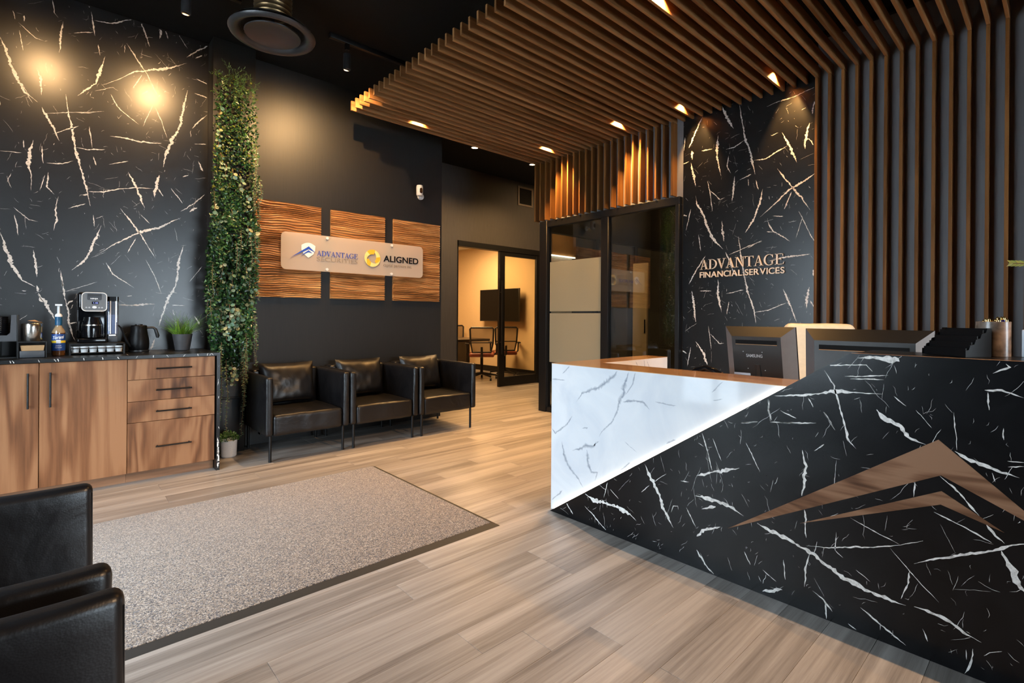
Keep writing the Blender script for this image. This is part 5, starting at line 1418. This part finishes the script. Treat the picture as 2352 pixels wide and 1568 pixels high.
def armchair(label, group):
    t = thing('armchair', label, 'armchair', (0, 0, 0), group)
    # local: width along x (0..0.694), front at y=0, back at y=0.73
    Wd, Dp = 0.690, 0.715
    for k, x in enumerate((0.0, Wd - 0.056)):
        a = soft_box(x, x + 0.056, 0.0, Dp, 0.213, 0.680, 0.020, 3.0 + k, 0.003).build('armrest', 'black_leather', t, smooth=True, angle=80)
        xs = x + (0.056 if k == 0 else 0.0)
        for yy in (0.0035,):
            MB().tube([(x + 0.012, yy, 0.23), (x + 0.012, yy, 0.655), (x + 0.014, yy + 0.02, 0.676), (x + 0.014, Dp - 0.03, 0.677)], 0.0022, 5).build('seam', 'black_leather', a, smooth=True)
    soft_box(0.060, Wd - 0.060, 0.006, 0.60, 0.205, 0.378, 0.028, 9.0, 0.006).build('seat', 'black_leather', t, smooth=True, angle=80)
    soft_box(0.058, Wd - 0.058, 0.60, Dp, 0.205, 0.690, 0.024, 14.0, 0.004).build('backrest', 'black_leather', t, smooth=True, angle=80)
    pillow(0.105, Wd - 0.105, 0.385, 0.745, 0.505, 0.16, 0.24, 2.0).build('back_cushion', 'black_leather', t, smooth=True, angle=80)
    for x, y in ((0.045, 0.045), (Wd - 0.045, 0.045), (0.045, Dp - 0.06), (Wd - 0.045, Dp - 0.06)):
        MB().cyl((x, y, 0.0), (x, y, 0.216), 0.0115, n=12).build('leg', 'black_metal', t, smooth=True)
    MB().box(0.10, 0.16, 0.50, 0.56, 0.13, 0.206).build('support_foot', 'black_metal', t)
    MB().tube([(0.52, 0.40, 0.206), (0.50, 0.42, 0.15), (0.51, 0.43, 0.13)], 0.003, 5).build('care_tag', 'chrome', t)
    return t
G3 = 'black armchairs in a row below the wood panels'
a1 = armchair('black leather armchair in the row, nearest the green wall', G3)
place(a1, (1.238, 4.222, 0))
a2 = place(copy_tree(a1), (1.934, 4.218, 0)); a2['label'] = 'black leather armchair in the middle of the row of three'
a3 = place(copy_tree(a1), (2.630, 4.206, 0)); a3['label'] = 'black leather armchair in the row, nearest the corridor'
G2 = 'black armchairs in the left foreground'
f1 = place(copy_tree(a1), (0.088, 1.245, 0), PI / 2); f1['label'] = 'black leather armchair in the foreground, farther of the two'; f1['group'] = G2
f2 = place(copy_tree(a1), (0.098, 0.478, 0), PI / 2); f2['label'] = 'black leather armchair at the bottom left corner, nearest the viewer'; f2['group'] = G2

# ================================================================ ENTRANCE MAT
t = thing('entrance_mat', 'speckled taupe entrance mat with black rubber border', 'mat', (0.6, 2.88, 0))
mx0_, mx1_, my0_, my1_ = -1.30, 1.862, 2.135, 3.625
def ring_poly(mb, o, i, z0_, z1_):
    (a0, a1, b0, b1) = o; (c0, c1, d0, d1) = i
    O = [(a0, b0), (a1, b0), (a1, b1), (a0, b1)]; I = [(c0, d0), (c1, d0), (c1, d1), (c0, d1)]
    pts = [(x, y, z0_) for x, y in O] + [(x, y, z1_) for x, y in I]
    mb.add(pts, [(k, (k + 1) % 4, 4 + (k + 1) % 4, 4 + k) for k in range(4)])
mb = MB(); ring_poly(mb, (mx0_, mx1_, my0_, my1_), (mx0_ + 0.045, mx1_ - 0.03, my0_ + 0.05, my1_ - 0.012), 0.0006, 0.008)
mb.build('rubber_border', 'mat_rubber', t)
MB().box(mx0_ + 0.045, mx1_ - 0.03, my0_ + 0.05, my1_ - 0.012, 0.0006, 0.0115).build('pile', 'mat_pile', t, bevel=0.002)

# ================================================================ RECEPTION DESK
XB, XM = 2.235, 2.266            # faces of the black and of the white marble
DT = 0.889; BT = 1.043
de = thing('reception_desk', 'reception desk of white and black marble with glowing diagonal light strip', 'reception desk', (2.7, 0.6, 0))
mb = MB().box(XM, XM + 0.02, 0.45, 2.125, 0.0, DT - 0.001, 0)
trM = lambda u, v, l: (XM - l, u / 1000, v / 1000)
rv = random.Random(8)
for l in parse(VM): ribbon(mb, l, trM, 0, in_rect(460, 2122, 4, 886), rv, soft=True, wob=0.30, wscale=1.7)
mb.build('white_front', 'white_marble', de)
MB().box(XM + 0.02, 3.30, 2.105, 2.125, 0.0, DT - 0.001).build('white_side', 'white_marble', de)
mb = MB().box(2.54, 3.30, 1.950, 1.968, 0.70, DT - 0.001)
trI = lambda u, v, l: (u / 1000, 1.950 - l, v / 1000)
for l in ([(2900, 880, 8), (2960, 800, 10)], [(3000, 884, 8), (3010, 830, 8)], [(3030, 884, 6), (3060, 840, 8), (3050, 800, 6)]):
    ribbon(mb, l, trI, 0, in_rect(2545, 3295, 705, 886), rv, soft=True)
mb.build('white_inner', 'white_marble', de)
MB().box(3.28, 3.30, 1.968, 2.105, 0.0, DT - 0.001).build('white_end', 'white_marble', de)
MB().prism([(XM + 0.002, 0.46), (2.54, 0.46), (2.54, 1.95), (3.302, 1.95), (3.302, 2.127), (XM + 0.002, 2.127)], 'Z', DT - 0.001, DT + 0.0015).build('wood_ledge', 'ledge_wood', de)
MB().box(2.52, 2.54, 0.46, 1.95, 0.70, DT - 0.001).build('inner_riser', 'white_marble', de)
MB().box(2.54, 3.26, -0.95, 1.95, 0.715, 0.74).build('work_surface', 'ledge_wood', de)
MB().box(3.20, 3.24, -0.95, 1.94, 0.0, 0.715).build('inner_panel', 'toe_wood', de)
# black marble front with the slanted left edge
YT0, YT1, YE = 2.104, 0.550, -0.95
mb = MB().prism([(YT0, 0.0), (YT1, BT), (YE, BT), (YE, 0.0)], 'X', XB, XB + 0.020, 0, 2)
def inD(u, v):
    if not (YE * 1000 + 2 < u and 3 < v < BT * 1000 - 2): return False
    return v < (YT0 * 1000 - u) / (YT0 - YT1) * BT - 3
trD = lambda u, v, l: (XB - l, u / 1000, v / 1000)
rv = random.Random(6)
for l in parse(VD): ribbon(mb, l, trD, 1, inD, rv, wscale=1.0)
wisps(mb, trD, 1, inD, (-200, 2050, 10, 1030), 560, 44, (100, 115, 125, 80, 60, 5, 140), 0.8)
mb.build('black_front', ['desk_marble', 'marble_vein', 'copper_edge'], de)
# light strip tucked behind the slanted edge
d = Vector((0, YT1 - YT0, BT)); L_ = d.length; d.normalize(); nrm = Vector((0, BT, YT0 - YT1)).normalized()
ps = Vector((0, YT0, 0.0)) + d * 0.012; pe = Vector((0, YT0, 0.0)) + d * (L_ * DT / BT - 0.01)
mb = MB(); q = []
for xx in (XB + 0.0205, XB + 0.027):
    for p_, w_ in ((ps, 0.0), (pe, 0.0), (pe, 1), (ps, 1)):
        v_ = p_ + nrm * (0.004 if w_ else -0.014); q.append((xx, v_.y, max(v_.z, 0.002)))
mb.add(q, [(0, 1, 2, 3), (7, 6, 5, 4), (0, 4, 5, 1), (1, 5, 6, 2), (2, 6, 7, 3), (3, 7, 4, 0)])
mb.build('light_strip', 'led_white', de)
# raised counter behind the black front
MB().box(XB + 0.020, 2.55, YE, YT1 - 0.004, BT - 0.022, BT - 0.0008).build('raised_counter', 'desk_marble', de)
MB().box(2.53, 2.55, YE, 0.40, 0.74, BT - 0.022).build('counter_support', 'desk_marble', de)
MB().box(XB + 0.02, XM + 0.02, YE, 0.45, 0.0, BT - 0.022).build('backing', 'desk_marble', de)
# inlaid wooden chevrons
def chevron(nm, pl, pa, pr, pi_):
    mb = MB()
    mb.prism([pl, pa, pi_], 'X', XB - 0.0022, XB - 0.0001).prism([pa, pr, pi_], 'X', XB - 0.0022, XB - 0.0001)
    mb.build(nm, 'inlay_wood', de)
chevron('large_chevron', (1.014, 0.234), (0.292, 0.763), (0.015, 0.516), (0.285, 0.643))
chevron('small_chevron', (0.720, 0.347), (0.283, 0.590), (0.130, 0.498), (0.285, 0.544))

# monitors
def monitor(label, cx, yl, yr, zt, h, tilt, brand, group='office monitors on the reception desk'):
    t = thing('monitor', label, 'monitor', (cx, (yl + yr) / 2, 0.741), group)
    W2 = (yl - yr) / 2; yc = (yl + yr) / 2
    def P(y, z, x):   # y across (+ = left in view), z below top, x = depth towards the seat
        zz = zt - z
        return (cx + x + math.sin(tilt) * z, yc + y, zt - z * math.cos(tilt))
    def quadbox(nm, y0, y1, z0_, z1_, x0_, x1_, mat_, inset=0.0):
        mb = MB()
        pts = [P(y0 + inset, z0_ + inset, x0_), P(y1 - inset, z0_ + inset, x0_), P(y1 - inset, z1_ - inset, x0_), P(y0 + inset, z1_ - inset, x0_), P(y0, z0_, x1_), P(y1, z0_, x1_), P(y1, z1_, x1_), P(y0, z1_, x1_)]
        return mb, pts
    mb, p = quadbox('b', -W2, W2, 0, h, 0.0, 0.045, 0)
    bi, bt = 0.055, 0.055
    p[0] = P(-W2 + bi, bt, -0.012); p[1] = P(W2 - bi, bt, -0.012); p[2] = P(W2 - bi, h - 0.03, -0.012); p[3] = P(-W2 + bi, h - 0.03, -0.012)
    mb.add(p, [(0, 1, 2, 3), (0, 4, 5, 1), (2, 6, 7, 3)], 0)
    mb.add(p, [(1, 5, 6, 2), (3, 7, 4, 0)], 1)
    mb.build('back_shell', ['monitor_back', 'monitor_bevel'], t)
    mb = MB(); pts = [P(a, b, c_) for c_ in (0.045, 0.060) for a, b in ((-W2, 0), (W2, 0), (W2, h), (-W2, h))]
    mb.add(pts, [(0, 1, 2, 3), (7, 6, 5, 4), (0, 4, 5, 1), (1, 5, 6, 2), (2, 6, 7, 3), (3, 7, 4, 0)]).build('bezel', 'gloss_black', t)
    # vent slot: recess rim and dark groove
    mb = MB(); pts = [P(a, b, -0.0135) for a, b in ((-W2 + bi + .02, 0.075), (W2 - bi - .02, 0.075), (W2 - bi - .02, 0.098), (-W2 + bi + .02, 0.098))]
    mb.add(pts, [(0, 1, 2, 3)]).build('vent_slot', 'black_paint', t)
    mb = MB(); mb.tube([P(-W2 + bi + .02, 0.099, -0.0135), P(W2 - bi - .02, 0.099, -0.0135)], 0.0016, 6); mb.build('slot_lip', 'copper_edge', t)
    if brand:
        v, f, wd = glyph_text('SAMSUNG', 0.02); mb = MB(); sx = 0.085 / wd
        put_flat(mb, v, f, lambda a, b, d: P(0.055 - a * sx, 0.170 - b * 0.017, -0.0125 - d), 0.0008)
        mb.build('brand_print', 'brand_silver', t)
        mb = MB(); mb.add([P(a, b, -0.0128) for a, b in ((0.13, 0.262), (0.04, 0.262), (0.04, 0.275), (0.13, 0.275))], [(0, 1, 2, 3)]).build('sticker', 'card_white', t)
        mb = MB()
        for a, b in ((0.07, 0.14), (-0.03, 0.14), (0.05, 0.235), (-0.04, 0.24)): mb.cyl(P(a, b, -0.0122), P(a, b, -0.0145), 0.0022, n=8)
        mb.build('screw', 'brand_silver', t)
        mb = MB(); mb.cyl(P(-0.10, h - 0.03, 0.005), P(-0.10, h + 0.01, 0.005), 0.010, n=10); mb.build('video_plug', 'usb_blue', t)
    MB().tube([P(0, h - 0.12, 0.0), (cx + 0.05, yc, zt - h - 0.0), (cx + 0.06, yc, 0.755)], 0.02, 8).build('stand', 'black_plastic', t, smooth=True)
    MB().box(cx - 0.04, cx + 0.14, yc - 0.11, yc + 0.11, 0.7412, 0.755).build('stand_foot', 'black_plastic', t, bevel=0.004)
    return t
monitor('small black monitor with tilted back at the left of the desk', 2.80, 1.312, 0.946, 1.128, 0.33, 0.20, True)
monitor('wide black monitor seen from behind, right beside the raised counter', 2.72, 0.872, 0.376, 1.1245, 0.33, 0.04, False)
# desk phone
t = thing('desk_phone', 'black desk phone left of the monitor on the desk', 'phone', (2.70, 1.38, 0.7412))
MB().prism([(1.27, 0.7412), (1.47, 0.7412), (1.47, 0.80), (1.30, 0.85)], 'X', 2.66, 2.82).build('body', 'black_plastic', t, bevel=0.006)
MB().tube([(2.69, 1.45, 0.83), (2.69, 1.41, 0.875), (2.69, 1.35, 0.895), (2.69, 1.30, 0.880), (2.69, 1.27, 0.86)], [0.022, 0.018, 0.016, 0.020, 0.024], 10).build('handset', 'gloss_black', t, smooth=True)
# cream office chair behind the desk
t = thing('office_chair', 'cream leather office chair behind the monitors', 'chair', (3.75, 1.05, 0))
cx_, cy_ = 3.80, 1.12
soft_box(-0.21, 0.21, -0.05, 0.05, 0.60, 1.142, 0.045, 4.0, 0.004).build('backrest', 'cream_leather', t, smooth=True, angle=80)
soft_box(-0.24, 0.24, -0.50, -0.04, 0.42, 0.52, 0.04, 6.0, 0.004).build('seat', 'cream_leather', t, smooth=True, angle=80)
MB().cyl((0, -0.26, 0.09), (0, -0.26, 0.42), 0.03, n=12).build('column', 'black_metal', t, smooth=True)
for k in range(5):
    a = k * 2 * PI / 5
    MB().tube([(0, -0.26, 0.11), (0.27 * math.cos(a), -0.26 + 0.27 * math.sin(a), 0.065)], [0.024, 0.014], 8).build('base_arm', 'black_metal', t, smooth=True)
    MB().cyl((0.27 * math.cos(a) - 0.015, -0.26 + 0.27 * math.sin(a), 0.026), (0.27 * math.cos(a) + 0.015, -0.26 + 0.27 * math.sin(a), 0.026), 0.025, n=12).build('caster', 'black_plastic', t, smooth=True)
for ch in t.children:      # parts were written around the chair's own origin
    for v in ch.data.vertices: v.co += ORG[t.name]
place(t, (cx_, cy_, 0), math.radians(-62))

# things on the raised counter
zc = BT
t = thing('card_holder', 'black stepped card holder on the raised black counter', 'card holder', (0, 0, 0))
prof = [(0.0, 0.0), (0.0, 0.022)]
for k in range(4): prof += [(0.012 + k * 0.022, 0.024 + k * 0.020), (0.018 + k * 0.022, 0.040 + k * 0.020)]
prof += [(0.100, 0.100), (0.100, 0.0)]
for yy in (0.082, -0.078): MB().prism(prof, 'Y', yy - 0.004, yy).build('side_panel', 'matte_black', t)
for k in range(4): MB().box(0.004 + k * 0.022, 0.008 + k * 0.022, -0.078, 0.078, 0, 0.030 + k * 0.021).build('tier', 'matte_black', t)
MB().box(0.096, 0.100, -0.078, 0.078, 0, 0.099).build('back_panel', 'matte_black', t)
MB().box(0.012, 0.096, -0.078, 0.078, 0, 0.004).build('floor_panel', 'matte_black', t)
place(t, (2.375, 0.300, zc), math.radians(-36))
hx, hy, hr = 2.502, 0.178, 0.0475
t = thing('pen_cup', 'round stone-patterned pen cup full of pens on the raised counter', 'pen cup', (hx, hy, zc))
MB().lathe([(0, 0.0), (hr, 0.0), (hr, 0.1225), (hr - 0.003, 0.1235), (hr - 0.004, 0.12), (hr - 0.004, 0.004), (0, 0.004)], (hx, hy, zc), 40).build('cup', 'stone_pattern', t, smooth=True)
rq = random.Random(2)
spots = []
for k in range(14):
    for _ in range(40):
        a = rq.uniform(0, 2 * PI); r = 0.036 * math.sqrt(rq.random()); p = (hx + r * math.cos(a), hy + r * math.sin(a))
        if all(math.hypot(p[0] - q_[0], p[1] - q_[1]) > 0.0105 for q_ in spots):
            spots.append(p); break
for k, p in enumerate(spots):
    hgt = rq.uniform(0.118, 0.137)
    t = thing('pen', 'blue pen with gold tip standing in the stone-patterned cup', 'pen', (p[0], p[1], zc + 0.0045), 'pens in the cup')
    MB().lathe([(0, 0), (0.002, 0), (0.0042, 0.012), (0.0042, hgt - 0.012), (0.0, hgt - 0.012)], (p[0], p[1], zc + 0.0045), 10).build('barrel', 'pen_blue', t, smooth=True)
    MB().lathe([(0.0044, hgt - 0.012), (0.0046, hgt - 0.004), (0.003, hgt), (0.0, hgt + 0.001)], (p[0], p[1], zc + 0.0045), 10).build('tip', 'gold_metal', t, smooth=True)
tag(MB().box(2.50, 2.545, 0.072, 0.105, zc, zc + 0.095).build('white_box', 'card_white', bevel=0.002), 'small pale box right of the pen cup on the raised counter', 'box')
t = thing('photo_frame', 'dark frame at the right edge of the picture on the raised counter', 'frame', (2.47, 0.06, zc))
for (ya, yb, za, zb) in ((0.02, 0.090, 0, 0.008), (0.02, 0.090, 0.097, 0.105), (0.082, 0.090, 0.008, 0.097), (0.02, 0.028, 0.008, 0.097)):
    MB().box(2.44, 2.452, ya, yb, zc + za, zc + zb).build('frame_bar', 'gloss_black', t)
MB().box(2.446, 2.450, 0.028, 0.082, zc + 0.008, zc + 0.097).build('picture', 'monitor_back', t)
# vase with leafy branch, mostly out of frame
vx, vy = 2.44, -0.06
t = thing('branch_vase', 'leafy yellow-green sprig reaching in at the right edge', 'plant', (vx, vy, zc))
MB().lathe([(0, 0), (0.03, 0), (0.045, 0.03), (0.04, 0.09), (0.018, 0.15), (0.02, 0.17), (0.016, 0.168), (0.014, 0.15), (0.0, 0.14)], (vx, vy, zc), 24).build('vase', 'charcoal_pot', t, smooth=True)
pts = [Vector((vx, vy, zc + 0.145)), Vector((vx, vy + 0.03, zc + 0.25)), Vector((vx + 0.005, vy + 0.09, zc + 0.305)), Vector((vx + 0.01, vy + 0.155, zc + 0.322)), Vector((vx + 0.01, vy + 0.185, zc + 0.325))]
mb = MB().tube(pts, 0.0016, 6, mi=1)
for k in range(1, 13):
    s_ = k / 12 * (len(pts) - 1); i_ = min(int(s_), len(pts) - 2); p = pts[i_].lerp(pts[i_ + 1], s_ - i_)
    dd = (pts[i_ + 1] - pts[i_]).normalized()
    for sd in (-1, 1):
        leaf(mb, p, dd + Vector((0, 0, sd * 0.7)), (-1, 0, 0.2), 0.020, 0.009, rq.choice([(0.42, 0.38, 0.08), (0.30, 0.34, 0.07), (0.5, 0.42, 0.14)]), 0.2)
leaf(mb, pts[-1], (0, 1, 0), (-1, 0, 0.2), 0.014, 0.005, (0.4, 0.38, 0.1))
mb.build('branch', ['leaf', 'stem_brown'], t)
